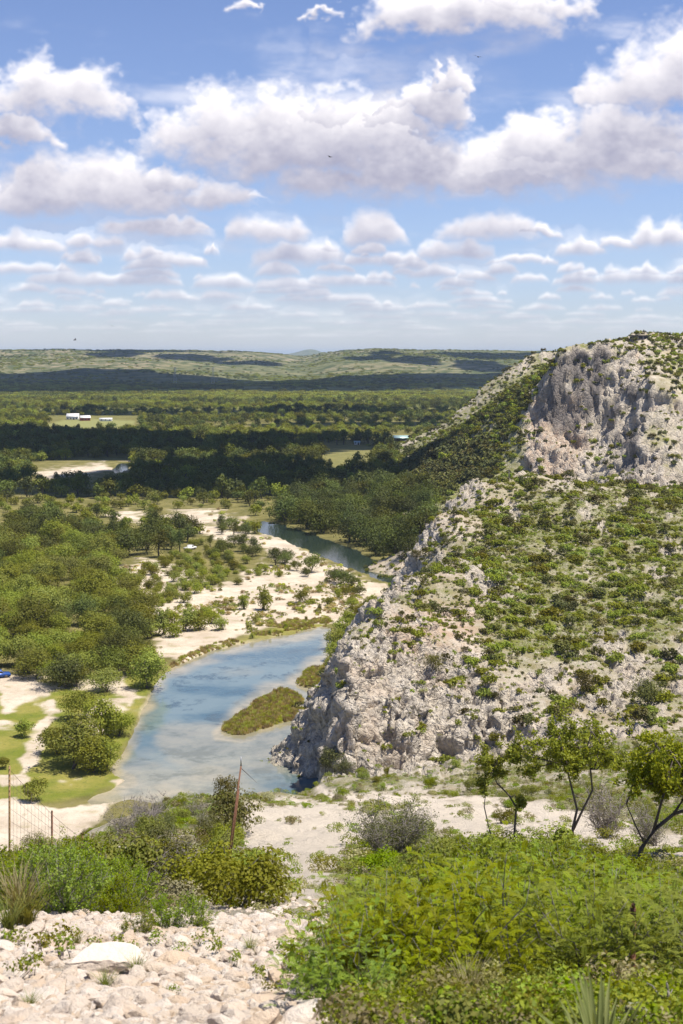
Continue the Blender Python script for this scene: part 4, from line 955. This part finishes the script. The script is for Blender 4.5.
small_tree('thin bent small tree with few leaves, leftmost of the three behind the thicket', b,
           [([(.05,0,-.3),(.1,0,.7),(.15,0,1.3),(-.1,.1,1.7),(-.5,.1,2.1),(-.75,0,2.6)], .045), ([(-.55,0,-.2),(-.8,0,.6),(-.95,.1,1.3),(-.9,0,1.9)], .03)],
           [(-.8,0,2.8,.4),(-.55,.1,2.5,.3),(-1.0,0,2.1,.28),(.3,0,1.5,.25),(-.9,.1,3.1,.3),(-.1,0,3.2,.4),(.25,.1,3.4,.4)], 4500, 502)
b = base_at(634, 864)
small_tree('leaning small tree with a dense bright crown, rightmost of the three behind the thicket', b,
           [([(0,0,-.4),(.2,0,.4),(.6,.1,.9),(1.1,.1,1.3),(1.7,.1,1.5),(2.6,.2,1.7)], .075), ([(.55,.1,.85),(.7,0,1.5),(.9,0,2.2),(1.1,.1,2.9)], .045), ([(1.1,.1,1.3),(1.5,0,2.0),(1.6,.1,2.8)], .05), ([(.3,0,.5),(0,-.1,1.1),(-.2,0,1.6)], .03)],
           crownset(r9, 24, 1.35, 2.55, 1.75, 1.05, .58)+crownset(r9, 5, .3, 2.2, .6, .5, .35), 15000, 503)
for k, (px, py, w, h, lab) in enumerate([(605,838,1.9,1.9,'dark leafy bush between the middle and the rightmost small tree'),(650,846,1.6,1.4,'dark leafy bush under the rightmost small tree')]):
    p = ray(px, py, 20); dead_shrub('dark_bush', 520+k, w, h, 20, lab, p, 4)
# ---------------------------------------------------------------- foreground: rubble
rng = np.random.RandomState(99)
def rock_mesh(name, seed, m_, asp=(1, .8, .55), sub=3, cuts=11):
    import bmesh
    r = np.random.RandomState(seed); bm = bmesh.new(); bmesh.ops.create_icosphere(bm, subdivisions=sub, radius=1.0)
    V = np.array([v.co for v in bm.verts])
    for d in unit(r, cuts):
        lim = r.uniform(.42, .78); k = V @ d; V = V-np.outer(np.maximum(k-lim, 0)*.96, d)
    V += ((fbm(V[:, 0]*2.2+seed, V[:, 1]*2.2, V[:, 2]*2.2, o=4)-.5)*.30)[:, None]*unit(r, 1)
    V += (fbm(V[:, 0]*5+seed, V[:, 1]*5, V[:, 2]*5, o=3)-.5)[:, None]*V*.16
    V *= np.array(asp)/np.abs(V).max()
    for v, c in zip(bm.verts, V): v.co = c
    me = bpy.data.meshes.new(name); bm.to_mesh(me); bm.free(); me.materials.append(m_); return me
def rock_mat():
    m, t = mat('rubble_limestone'); P = t.n('ShaderNodeTexCoord').outputs['Object']; rd = t.n('ShaderNodeObjectInfo').outputs['Random']
    n = t.noise(P, 3.2, 8, .68); n2 = t.noise(P, 1.1, 4)
    base = t.mix(rd, rgb(.60, .50, .405), rgb(.74, .655, .565))
    base = t.mix(t.m('MULTIPLY', t.ramp(t.m('FRACT', t.m('MULTIPLY', rd, 9.7)), .62, 1), .8), base, rgb(.60, .45, .31))
    base = t.mix(t.m('MULTIPLY', t.ramp(n2, .45, .7), .55), base, rgb(.60, .44, .31))
    base = t.mix(t.m('MULTIPLY', t.ramp(n, .55, .75), .55), base, rgb(.36, .31, .27))
    b = t.n('ShaderNodeBsdfPrincipled', {'Base Color': base, 'Roughness': .9, 'Specular IOR Level': .2, 'Normal': t.n('ShaderNodeBump', {'Height': n, 'Strength': .6, 'Distance': .12}).outputs[0]})
    t.n('ShaderNodeOutputMaterial', {0: b.outputs[0]}); return m
RM = rock_mat()
ASP = [(1,.8,.55),(1,.65,.45),(1,.9,.7),(1,.75,.35),(1,.55,.5),(1,.85,.6)]
rkind = Kind([tag(link('limestone_rock', rock_mesh('limestone_rock', 600+k, RM, a)), cat='rock') for k, a in enumerate(ASP)])
slab_p = ray(96, 973, 4, 14)
sl_ = tag(link('limestone_slab', rock_mesh('limestone_slab', 620, RM, (.235, .15, .08), 4, 9)), 'largest flat pale slab lying in the rubble at the bottom left', 'rock')
sl_.location = (slab_p[0], slab_p[1]+.05, slab_p[2]+.03); sl_.rotation_euler = (.18, -.05, .1)
# berm of rubble: larger stones on top, small ones as one mass
xs = []; n_try = 9000
ry = rng.uniform(4.6, 11.0, n_try); ru = rng.uniform(-.30, .02, n_try); rx_ = ru*ry
bx = CX+F*rx_/ry
inb = (bx < 330-40*(fbm(rx_*1.2, ry*1.2, o=3)-.5)*4) & (ry < 10.9+.8*(fbm(rx_*.9+4, ry*0, o=2)-.5))
rx_, ry = rx_[inb], ry[inb]
size = .024+.06*rng.rand(len(rx_))**2.4
size = np.where(rng.rand(len(rx_)) < .035, size+.05, size)
o_ = np.argsort(-size/ry); zz = hz(rx_, ry); used = 0
RL = ['pale angular limestone rock in the rubble in front', 'long pale limestone rock in the rubble in front', 'chunky pale limestone rock in the rubble in front', 'flat pale limestone rock in the rubble in front', 'narrow limestone rock in the rubble in front', 'rounded pale limestone rock in the rubble in front']
placed = []; small = []
for i in o_:
    x, Y, s = rx_[i], ry[i], size[i]
    if (x-slab_p[0])**2/.09+(Y-slab_p[1])**2/.05 < 1: continue
    if used < 292:
        if any((x-a)**2+(Y-b_)**2 < (.75*(s+c))**2 for a, b_, c in placed): continue
        k = int(rng.randint(6)); rkind.put(k, (x, Y, zz[i]+s*.18), rng.uniform(0, 6.28), float(s), RL[k], 'limestone rocks of the rubble', (rng.normal()*.3, rng.normal()*.3)); placed.append((x, Y, s)); used += 1
    else: small.append((x, Y, zz[i]+.004+.02*rng.rand(), min(s, .05)))
rkind.done()
# stones showing under and between the bushes further right and down the slope
ex = 5200; ey = rng.uniform(4.4, 20, ex); eu = rng.uniform(-.30, .30, ex); exx = eu*(ey+2); ez = hz(exx, ey)
for i in range(ex):
    if CX+F*exx[i]/ey[i] > 300 or ey[i] > 11: small.append((exx[i], ey[i], ez[i]+.005, .018+.06*rng.rand()**3))
T_R = [hide_template(link('stone_tpl', rock_mesh('stone_tpl', 640+k, RM, a, 2, 8))) for k, a in enumerate(ASP)]
small = np.array(small)
stuff('rubble', T_R, small[:, :3], rng.rand(len(small))*6.28, small[:, 3], rng.randint(0, 6, len(small)))
# fine chips between the stones
chips = np.c_[rng.uniform(-.30, .06, 15000), rng.uniform(4.4, 11.2, 15000)]; chips[:, 0] *= chips[:, 1]
stuff('stone_chips', [hide_template(link('chip_tpl', rock_mesh('chip_tpl', 660+k, RM, a, 1, 5))) for k, a in enumerate(ASP[:4])], np.c_[chips, hz(chips[:, 0], chips[:, 1])+.004], rng.rand(15000)*6.28, .006+.016*rng.rand(15000)**2, rng.randint(0, 4, 15000))
# boulders on the slope
for k, (px, py, s, lab) in enumerate([(520,1004,.12,'pale stone under the thicket at the bottom, left one'),(536,1012,.08,'pale stone under the thicket at the bottom, right one')]):
    p = ray(px, py, 4, 14); o = tag(link('limestone_rock', rock_mesh('limestone_rock', 680+k, RM)), lab, 'rock'); o.location = p; o.scale = (s, s, s)

# ---------------------------------------------------------------- foreground bushes
def leafy_bush(seed, w, h, nst, nleaf, ls, lmat, sprig=0):
    r = np.random.RandomState(seed); o = link('leafy_bush', None); o['category'] = 'bush'; mb = MB(); P = []; N = []
    tw = []
    for k in range(nst):
        a = r.uniform(0, 6.28); R = w/2*math.sqrt(r.uniform(.02, 1)); top = np.array([math.cos(a)*R, math.sin(a)*R, h*(1-.45*(2*R/w)**2)*r.uniform(.75, 1.05)])
        pts = limb(mb, r, (r.normal()*.08*w, r.normal()*.08*w, -.12), top, .010, .003, .06, 5, 4)
        for q in range(7):
            i = r.randint(2, 6); s = pts[i]; d = unit(r, 1)[0]; d[2] = abs(d[2])*.9+.15; e = s+d*r.uniform(.12, .30)*h
            pp = limb(mb, r, s, e, .004, .0015, .12, 3, 3); tw.append((s, pp[1], pp[2], e))
    n_ = nleaf//len(tw)
    for s, m1, m2, e in tw:
        t = r.rand(n_)**.7; B = np.where((t < .5)[:, None], s+(m1-s)*2*t[:, None], m1+(e-m1)*(2*t-1)[:, None])
        P.append(B+r.normal(size=(n_, 3))*.024); N.append(unit(r, n_)*.8+[0, 0, .7])
    P = np.concatenate(P); N = np.concatenate(N)
    mb.build('stems', BARK_GREY, o); link('foliage', leaves_mesh('foliage', P, N, ls, lmat, r, .55), o); return o
def feather_bush(seed, w, h, nfr, lmat):
    """arching stems with feathery leaves: leaflets in two rows on each frond"""
    r = np.random.RandomState(seed); o = link('feathery_bush', None); o['category'] = 'bush'; mb = MB(); P = []; N = []
    st = []
    for k in range(16):
        a = r.uniform(0, 6.28); R = w/2*math.sqrt(r.uniform(.05, 1)); top = np.array([math.cos(a)*R, math.sin(a)*R, h*(1-.4*(2*R/w)**2)*r.uniform(.75, 1.05)])
        st.append(limb(mb, r, (r.normal()*.06, r.normal()*.06, -.12), top, .009, .002, .07, 6, 4))
    V = []; T = []
    for k in range(nfr):
        pts = st[r.randint(16)]; i = r.randint(2, 6); s = pts[i]+(pts[i+1 if i < 6 else i]-pts[i])*r.rand() if i < 6 else pts[i]
        s = s+r.normal(size=3)*.07; d = unit(r, 1)[0]; d[2] = abs(d[2])*.6+.1; d /= np.linalg.norm(d); L = r.uniform(.08, .14)
        sd = np.cross(d, [0, 0, 1]); sd /= np.linalg.norm(sd)+1e-9; up = np.cross(sd, d); tt = r.rand()
        for j in range(9):
            t = (j+.5)/9; c = s+d*L*t-np.array([0, 0, .35])*L*t*t; ln = .019*math.sin(math.pi*(.18+.8*t))+.006
            for q in (-1, 1):
                e = c+(sd*q*.95+d*.35+up*.12)*ln; wv = d*.0055
                V += [c-wv, (c+e)/2-wv*1.3+up*.001, e, (c+e)/2+wv*1.3+up*.001]; T.append(min(1, max(0, tt*.7+.3*r.rand())))
    n = len(T); mb.build('stems', BARK_GREY, o)
    link('foliage', npmesh('foliage', np.array(V), np.arange(4*n), np.full(n, 4), lmat, None, False, {'tint': ('FACE', T)}), o); return o
LBs = Kind([leafy_bush(700, 1.5, 1.15, 30, 7600, .042, LEAF_BUSH), leafy_bush(701, 1.3, 1.0, 26, 6400, .040, LEAF_BUSH), leafy_bush(702, 1.1, .8, 22, 5200, .032, LEAF_BUSH)])
FBs = Kind([feather_bush(710+k, 1.35, 1.0, 760, LEAF_FEATHER) for k in range(3)])
def top_limit(px):                                                # how high the thicket stands, by bearing
    return np.interp(px, [-60,0,60,110,140,160,290,320,345,380,430,480,540,600,640,683,760], [858,858,852,862,885,925,960,940,905,880,864,858,852,856,866,872,872])
def thicket(kind, n, pxr, yr, lab, grp, seed, dmin, smin=.45, smax=1.25, feath=None):
    r = np.random.RandomState(seed); got = []
    for _ in range(n*30):
        px = r.uniform(*pxr); Y = r.uniform(*yr)**1.0; x = (px-CX)/F*Y
        if any((x-a)**2+(Y-b)**2 < dmin*dmin for a, b in got): continue
        z = zt(x, Y); py = HY+F*(ZC-z)/Y
        if feath and not feath(px, py, Y): continue
        room = (ZC-(top_limit(px)-HY)/F*Y-z)*1.14+r.uniform(-.03, .07)*Y/10
        k = r.randint(3); h0 = (1.2, 1.05, .85)[k] if kind is LBs else 1.05
        sc = room/h0
        if sc < smin: continue
        sc = min(sc, smax)*r.uniform(.86, 1.0); got.append((x, Y))
        kind.put(k, (x, Y, z-.03), r.uniform(0, 6.28), (sc*r.uniform(.9, 1.1), sc*r.uniform(.9, 1.1), sc), lab, grp)
        if len(got) >= n: break
    return got
thicket(LBs, 22, (-40, 132), (11.2, 19), 'broad leaved bright green bush in the clump behind the rubble at left', 'bushes of the clump behind the rubble', 1, .62, .3, 1.7)
thicket(LBs, 32, (345, 580), (9.6, 17), 'broad leaved bright green bush along the back of the big thicket', 'bushes of the big thicket', 2, .72, .4, 1.7)
thicket(LBs, 20, (560, 860), (12.0, 18), 'broad leaved bright green bush at the right end of the big thicket', 'bushes of the big thicket', 3, .8, .4, 1.7)
thicket(FBs, 62, (350, 900), (6.4, 12), 'feathery leaved light green bush in the front of the big thicket', 'bushes of the big thicket', 4, .55, .3, .95, lambda a, b, Y: a > 350+(b-940)*.25 and not (485 < a < 575 and b > 985))
thicket(FBs, 9, (322, 420), (5.2, 9.5), 'small feathery bush at the left edge of the big thicket', 'bushes of the big thicket', 5, .45, .12, .5)
for px, py, sc, lab in [(168,934,.36,'low leafy bush at the top edge of the rubble'),(196,930,.26,'smallest leafy bush at the top edge of the rubble'),(140,938,.24,'little leafy bush left of the low leafy bush on the rubble')]:
    p = ray(px, py, 6, 20); LBs.put(2, (p[0], p[1], p[2]-.02), px, sc, lab)
FBs.done()
# seedlings among the stones
seed_k = Kind([make_shrub('seedling', 730+k, .13, .2, 90, .022, m_, 'plant', 4, 4) for k, m_ in enumerate([LEAF_BUSH, LEAF_SCRUB])])
for px, py, sc in [(52,958,1.3),(46,952,.9),(62,964,1.0),(18,985,1.0),(98,958,.8),(120,952,.8),(128,958,.7),(160,950,.8),(205,952,1.0),(212,960,.8),(40,970,.7),(232,970,.7),(180,958,.6),(70,944,.7),(20,952,.9),(10,948,.8),(262,985,.8),(286,962,1.0),(296,975,1.1),(300,992,1.0),(270,1000,.7),(170,1000,.5)]:
    p = ray(px, py, 4, 14); seed_k.put(int(rng.randint(2)), (p[0], p[1], p[2]+.01), rng.uniform(0, 6.28), sc, 'small green seedling growing between the stones of the rubble', 'seedlings in the rubble')
seed_k.done()
def tuft(seed, n, h, spread, m_, wdt=.004):
    r = np.random.RandomState(seed); V = []; Fc = []; T = []
    for k in range(n):
        a = r.uniform(0, 6.28); d = np.array([math.cos(a), math.sin(a), 0]); b = np.array([r.normal()*.02, r.normal()*.02, -.01]); L = h*r.uniform(.6, 1.1); s = spread*r.uniform(.2, 1); sd = np.cross(d, [0, 0, 1])
        P = [b+d*s*L*t*t+np.array([0, 0, L*(t-.25*s*t*t)]) for t in (0, .4, .75, 1)]; i = len(V)
        for p, ww in zip(P, (1, .9, .6, .1)): V += [p-sd*wdt*ww, p+sd*wdt*ww]
        Fc += [(i, i+1, i+3, i+2), (i+2, i+3, i+5, i+4), (i+4, i+5, i+7, i+6)]; T += [r.rand()]*3
    return npmesh('grass_tuft', np.array(V), [q for f in Fc for q in f], [4]*len(Fc), m_, None, False, {'tint': ('FACE', T)})
gk = Kind([tag(link('grass_tuft', tuft(740, 130, .42, .8, STRAW, .003)), cat='grass tuft'), tag(link('grass_tuft', tuft(741, 120, .30, .9, GRASSY, .003)), cat='grass tuft')])
GL = ['dry straw coloured grass tuft', 'green grass tuft']
for px, py, k, sc in [(18,928,0,1.2),(28,930,1,1.1),(8,934,1,.9),(136,978,1,.42),(106,992,1,.38),(30,1012,1,.3),(352,990,0,.5),(372,1004,0,.6),(396,1008,0,.5),(402,996,1,.6),(420,1012,1,.6),(350,1012,1,.6),(385,1022,1,.7),(440,1018,1,.6),(336,1000,1,.5),(470,1016,0,.6),(330,965,0,.4),(250,955,1,.4),(76,950,1,.4)]:
    p = ray(px, py, 4, 16); o = gk.put(k, p, rng.uniform(0, 6.28), sc, GL[k]+(' between the stones of the rubble' if px < 300 and py > 936 else ' at the left edge behind the rubble' if px < 60 else ' in front of the big thicket'), 'grass tufts')
gk.done()
# spiky sotol with a silvery plant in front of it, bottom right
sp_ = ray(600, 1078, 4, 12); so_ = thing('sotol', 'spiky sword leaved plant at the bottom right edge', 'plant', sp_)
mbq = MB(); r = np.random.RandomState(3)
Vq = []; Fq = []; Tq = []
for k in range(85):
    a = r.uniform(0, 6.28); e = r.uniform(.15, 1.35); d = np.array([math.cos(a)*math.cos(e), math.sin(a)*math.cos(e), math.sin(e)]); sd = np.cross(d, [0, 0, 1]); sd /= np.linalg.norm(sd)+1e-9; L = r.uniform(.22, .34); i = len(Vq)
    for t, ww in ((0, .9), (.35, 1), (.75, .7), (1, .05)):
        p = d*L*t-np.array([0, 0, .10*t*t*L]); up = np.cross(sd, d)*.004*ww; Vq += [p-sd*.0085*ww+up, p-up, p+sd*.0085*ww+up]
    for q in range(3): Fq += [(i+3*q, i+3*q+1, i+3*q+4, i+3*q+3), (i+3*q+1, i+3*q+2, i+3*q+5, i+3*q+4)]
    Tq += [r.rand()]*6
link('leaves', npmesh('leaves', np.array(Vq), [x for f in Fq for x in f], [4]*len(Fq), leaf('leaf_sotol', (.17, .22, .045), (.28, .32, .09), None, trans=.25), None, False, {'tint': ('FACE', Tq)}), so_)
LEAF_SILVER = leaf('leaf_silver', (.32, .34, .22), (.44, .45, .33), None, trans=.2, vary=.1)
for k, (px, py, w, h, lab) in enumerate([(588,1046,.24,.15,'silvery leaved plant in front of the spiky plant, left one'),(626,1046,.22,.16,'silvery leaved plant in front of the spiky plant, right one')]):
    p = ray(px, py, 4, 12); o = make_shrub('silver_plant', 750+k, h, w, 420, .028, LEAF_SILVER, 'plant', 5, 4); o['label'] = lab; o.location = (p[0], p[1]-.12, p[2]+.02)
LBs.done()
# bare sticks standing in the thicket
for k, (px, py, h, lean, lab) in enumerate([(662,1030,.17,.05,'bare brown stick standing at the bottom right, right one'),(672,1034,.15,-.04,'bare brown stick standing at the bottom right corner'),(430,985,.5,-.08,'thin dry stalk rising out of the thicket'),(625,968,.22,-.2,'dead grey branch leaning in the thicket at right')]):
    p = ray(px, py, 4, 16); mb = MB(); rr = np.random.RandomState(760+k); limb(mb, rr, (0, 0, -.1), (lean*h*2, 0, h), .010, .004, .03, 6, 5)
    for q in range(3): limb(mb, rr, (lean*h*(.8+.3*q), 0, h*(.4+.15*q)), (lean*h+rr.normal()*.2*h, rr.normal()*.15*h, h*(.65+.15*q)), .005, .002, .05, 3, 4)
    o = mb.build('dry_stick', TWIG if k != 0 else BARK_GREY, None, True); o.location = p; tag(o, lab, 'stick')

# ---------------------------------------------------------------- wire fence with rusty posts
RUST = plain('rusty_steel', (.20, .095, .055), .75, .35, .45, 30, .3); RUSTY_Y = plain('weathered_post', (.30, .19, .085), .8, 0, .4, 20); WIRE = plain('fence_wire', (.16, .12, .10), .6, .6, .2, 30)
def tpost(mb, h, w=.02):
    mb.box(-w, w, -.004, .004, -.4, h); mb.box(-.004, .004, .004, .03, -.4, h)
    for q in range(int(h/.09)): mb.box(-.008, .008, -.011, -.004, .15+q*.09, .17+q*.09)
fence = thing('wire_fence', 'rusty wire mesh fence on steel posts running down the slope at left', 'fence', (0, 0, 0))
FP = [(9.5,766,24,2.5,RUSTY_Y),(52,811,25.5,2.2,RUST),(82.5,836,25.5,2.0,RUST),(112,872,24,1.6,RUST),(146,886,22,1.2,RUST),(183,884,24,1.4,RUST)]
tops = []; bots = []
for px, py, Y, h, m_ in FP:
    x = (px-CX)/F*Y; zt_ = ZC-(py-HY)/F*Y; zb = min(zt(x, Y), zt_-h*.6); mb = MB(); tpost(mb, zt_-zb, .017); p = mb.build('post', m_, fence); p.location = (x, Y, zb)
    tops.append(Vector((x, Y, zt_-.06))); bots.append(Vector((x, Y, zb+.05)))
pole_b = ray(224, 892, 18, 60)
pole_t = Vector(((241-CX)/F*(pole_b[1]+.4), pole_b[1]+.4, ZC-(766-HY)/F*(pole_b[1]+.4)))
tops.append(Vector(pole_b)*.45+pole_t*.55); bots.append(Vector(pole_b)+Vector((0, 0, .1)))
mb = MB()
for a, b, c, d in zip(tops, tops[1:], bots, bots[1:]):
    for k in range(11):
        t = k/10; p, q = c.lerp(a, t), d.lerp(b, t); s = (p+q)/2-Vector((0, 0, .015)); mb.tube([p, s, q], .0035 if k in (0, 10) else .0022, 3)
    n = max(4, int((a-b).length/.16))
    for k in range(1, n): mb.tube([c.lerp(d, k/n), a.lerp(b, k/n)], .002, 3)
mb.build('wire_mesh', WIRE, fence)
pole = thing('leaning_pole', 'tall rusty pole leaning beside the pale clearing with a wire from its top', 'pole', pole_b)
mb = MB(); V0 = pole_t-Vector(pole_b); mb.tube([Vector((0, 0, 0))-V0*.1, V0*.5, V0], [.016, .015, .012], 10); mb.build('shaft', RUST, pole, True)
mb = MB(); mb.tube([V0*.8+Vector((.02, 0, 0)), V0*.5+Vector((.025, .02, 0)), V0*.1+Vector((.03, .03, 0))], .010, 6); mb.build('brace', RUST, pole)
g_end = Vector(ray(259, 783, 30)); mb = MB(); mb.tube([V0*.985, (g_end-Vector(pole_b)+V0*.985)/2-Vector((0, 0, .2)), g_end-Vector(pole_b)], .006, 5); mb.build('guy_wire', WIRE, pole)
mb = MB(); mb.tube([V0, V0+Vector((0, 0, .14))], [.012, .006], 8); mb.build('cap', plain('galvanised', (.45, .45, .45), .45, .8), pole)
p = ray(633, 992, 5, 14); mb = MB(); tpost(mb, .42, .014); o = mb.build('steel_stake', RUST); o.location = p; tag(o, 'short rusty steel stake standing in the thicket at the bottom right', 'stake')
# post on the crest of the bluff
for px, py, h, lab in [(509,479,2.6,'thin bare post on the crest of the bluff, taller one'),(497,481,1.2,'short stub of a post on the crest of the bluff')]:
    p = ray(px, py+3, 200); mb = MB(); mb.box(-.07, .07, -.07, .07, -.4, h); mb.box(-.1, .1, -.1, .1, h, h+.06); o = mb.build('fence_post', BARK_GREY); o.location = p; tag(o, lab, 'post')

# ---------------------------------------------------------------- far buildings, pylons, cars, birds
WHITE = plain('white_paint', (.78, .77, .74), .5, 0, .06); TEAL = plain('teal_roof', (.42, .58, .58), .4, .3, .1); DARKW = plain('dark_boards', (.07, .06, .055), .8, 0, .3); REDW = plain('red_boards', (.36, .09, .06), .8, 0, .2); GLASS = plain('dark_glass', (.03, .035, .04), .12, 0, .1); STONE = plain('house_stone', (.33, .28, .24), .9, 0, .2); GALV = plain('pylon_steel', (.5, .5, .5), .5, .6, .1)
def gable(o, w, d, h, rh, wm, rm, nwin=3, door=True, ov=.4):
    mb = MB(); mb.box(-w/2, w/2, -d/2, d/2, -.5, h); mb.add([(-w/2, -d/2, h), (w/2, -d/2, h), (w/2, d/2, h), (-w/2, d/2, h), (-w/2, 0, h+rh*.96), (w/2, 0, h+rh*.96)], [(0, 4, 3), (1, 2, 5)]); mb.build('wall', wm, o)
    mb = MB()
    for s in (-1, 1):
        P = [(-w/2-ov, 0, h+rh), (w/2+ov, 0, h+rh), (w/2+ov, s*(d/2+ov), h-.15), (-w/2-ov, s*(d/2+ov), h-.15)]
        mb.add(P+[(x, y, z+.14) for x, y, z in P], [(0, 1, 2, 3), (7, 6, 5, 4), (0, 4, 5, 1), (1, 5, 6, 2), (2, 6, 7, 3), (3, 7, 4, 0)])
    mb.build('roof', rm, o)
    for k in range(nwin):
        x = -w/2+w*(k+.5)/nwin
        mb = MB()
        if door and k == nwin//2: mb.box(x-.6, x+.6, -d/2-.06, -d/2+.02, 0, 2.1); mb.build('door', DARKW, o)
        else: mb.box(x-.55, x+.55, -d/2-.05, -d/2+.02, 1.0, 2.1); mb.build('window', GLASS, o)
def far_thing(name, lab, cat, px, py, rz=0, z=.1):
    x, Y = G(px, py); return thing(name, lab, cat, (x, Y, z), rz)
o = far_thing('barn', 'long barn with a pale teal roof among the trees below the mesa', 'barn', 400, 441.5); gable(o, 13, 7, 2.6, 1.5, DARKW, TEAL, 4, False)
o = far_thing('shed', 'small white shed left of the teal roofed barn', 'shed', 357, 445); gable(o, 3.6, 3, 1.8, .8, WHITE, TEAL, 2)
o = far_thing('farmhouse', 'white farmhouse with a reddish annex at the edge of the bright field', 'house', 73, 420); gable(o, 11, 8, 3.4, 2.6, WHITE, WHITE, 4)
o = far_thing('barn', 'reddish barn beside the white farmhouse', 'barn', 85, 421, .3); gable(o, 9, 7, 3, 2, REDW, WHITE, 3, False)
o = far_thing('shed', 'low white shed right of the bright field', 'shed', 106, 421.5); gable(o, 11, 5, 2.2, 1, WHITE, WHITE, 3, False)
hp = ray(641, 340, 560, 900); o = thing('flat_roofed_house', 'low dark flat roofed building on top of the mesa', 'house', (hp[0], hp[1]+3, hp[2]-.2))
mb = MB(); mb.box(-4, 4, -2.5, 2.5, -1, 2.0); mb.build('wall', STONE, o); mb = MB(); mb.box(-4.6, 4.6, -3.1, 3.1, 2.0, 2.35); mb.build('roof', DARKW, o)
for k in range(3): mb = MB(); mb.box(-3.2+k*2.4, -1.6+k*2.4, -2.56, -2.48, .6, 1.7); mb.build('window', GLASS, o)
for px, lab in [(175, 'left one of two thin lattice pylons in front of the far hills'), (213, 'right one of two thin lattice pylons in front of the far hills')]:
    Y = 2900; o = thing('pylon', lab, 'pylon', ((px-CX)/F*Y, Y, 2)); mb = MB(); w0, w1, H = 3.2, .7, 36
    for sx in (-1, 1):
        for sy in (-1, 1): mb.tube([(sx*w0, sy*w0, -2), (sx*w1, sy*w1, H)], .16, 4)
    for k in range(8):
        a, b = k/8, (k+1)/8; wa, wb = w0+(w1-w0)*a, w0+(w1-w0)*b
        for sy in (-1, 1): mb.tube([(-wa, sy*wa, H*a), (wb, sy*wb, H*b)], .08, 3); mb.tube([(wa, sy*wa, H*a), (-wb, sy*wb, H*b)], .08, 3)
    mb.build('tower', GALV, o)
    for zz_ in (27, 31, 35): mb = MB(); mb.tube([(-5, 0, zz_), (0, 0, zz_+.6), (5, 0, zz_)], .14, 4); mb.build('cross_arm', GALV, o)
def car(lab, px, py, rz, body, sc=1, pickup=False):
    x, Y = G(px, py); o = thing('parked_car', lab, 'car', (x, Y, .35), rz); mb = MB()
    pr = [(-2.2,.35),(2.2,.35),(2.25,.75),(2.1,.92),(1.1,1.0),(.55,1.5),(-.3 if pickup else -1.5,1.52),(-.45 if pickup else -2.0,1.0),(-2.2,.95)]
    n = len(pr); V = [(a, -.85, b) for a, b in pr]+[(a, .85, b) for a, b in pr]; mb.add(V, [tuple(range(n)), tuple(range(2*n-1, n-1, -1))]+[(i, i+n, (i+1) % n+n, (i+1) % n) for i in range(n)]); mb.build('body', body, o)
    for s in (-1, 1):
        mb = MB(); mb.add([(1.0, s*.86, 1.02), (.52, s*.86, 1.43), (-.25 if pickup else -1.3, s*.86, 1.43), (-.3 if pickup else -1.5, s*.86, 1.02)], [(0, 1, 2, 3)]); mb.build('window', GLASS, o)
        for ax in (-1.35, 1.35): mb = MB(); mb.tube([(ax, s*.62, .34), (ax, s*.9, .34)], .34, 14); mb.build('wheel', DARKW, o)
    mb = MB(); mb.add([(1.12, -.7, 1.02), (1.12, .7, 1.02), (.6, .7, 1.45), (.6, -.7, 1.45)], [(0, 1, 2, 3)]); mb.build('windscreen', GLASS, o)
car('blue car parked at the end of the pale dirt track', -2, 680, .35, plain('blue_paint', (.03, .09, .34), .3, .2, .05)); car('white pickup parked in the shade of the dark trees behind the grove', 190, 551, 1.0, WHITE, 1, True)
BIRD = plain('bird_black', (.02, .02, .02), .8)
for k, (px, py, Y, lab) in enumerate([(75,340,300,'small dark bird low over the far hills'),(330,157,260,'small dark bird below the big central cloud'),(478,57,220,'small dark bird above the big central cloud'),(112,326,420,'tiny dark bird low in the sky at left')]):
    mb = MB(); mb.tube([(-.35, 0, 0), (-.1, 0, .02), (.15, 0, .03), (.33, 0, 0)], [.03, .085, .08, .02], 8)
    for s in (-1, 1): mb.add([(.12, s*.05, .04), (.16, s*.45, .16), (.0, s*.85, .13), (-.12, s*.82, .12), (-.14, s*.45, .13), (-.12, s*.05, .03), (.10, s*.05, .02), (.14, s*.45, .14), (.0, s*.85, .12), (-.12, s*.82, .11), (-.13, s*.45, .115), (-.11, s*.05, .02)], [(0, 1, 4, 5), (1, 2, 3, 4), (11, 10, 7, 6), (10, 9, 8, 7), (0, 6, 7, 1), (4, 10, 11, 5)])
    o = tag(mb.build('bird', BIRD, None, True), lab, 'bird'); o.location = ((px-CX)/F*Y, Y, ZC-(py-HY)/F*Y); o.rotation_euler = (.3, 0, .6*k)

# low growth and dry litter on the ground under the thicket
n_ = 600; gy = 4.5+9*rng.rand(n_)**1.3; gx = gy*rng.uniform(-.02, .27, n_); g_ok = CX+F*gx/gy > 318+40*rng.rand(n_)
T_L = [hide_template(make_shrub('litter_tpl', 780+k, .12, .26, 260, .016, m_, None, 4)) for k, m_ in enumerate([LEAF_BUSH, LEAF_SCRUB, STRAW])]
gx, gy = gx[g_ok], gy[g_ok]
stuff('low_growth', T_L, np.c_[gx, gy, hz(gx, gy)+.01], rng.rand(len(gx))*6.28, .5+1.0*rng.rand(len(gx)), rng.choice(3, len(gx), p=[.4, .35, .25]))
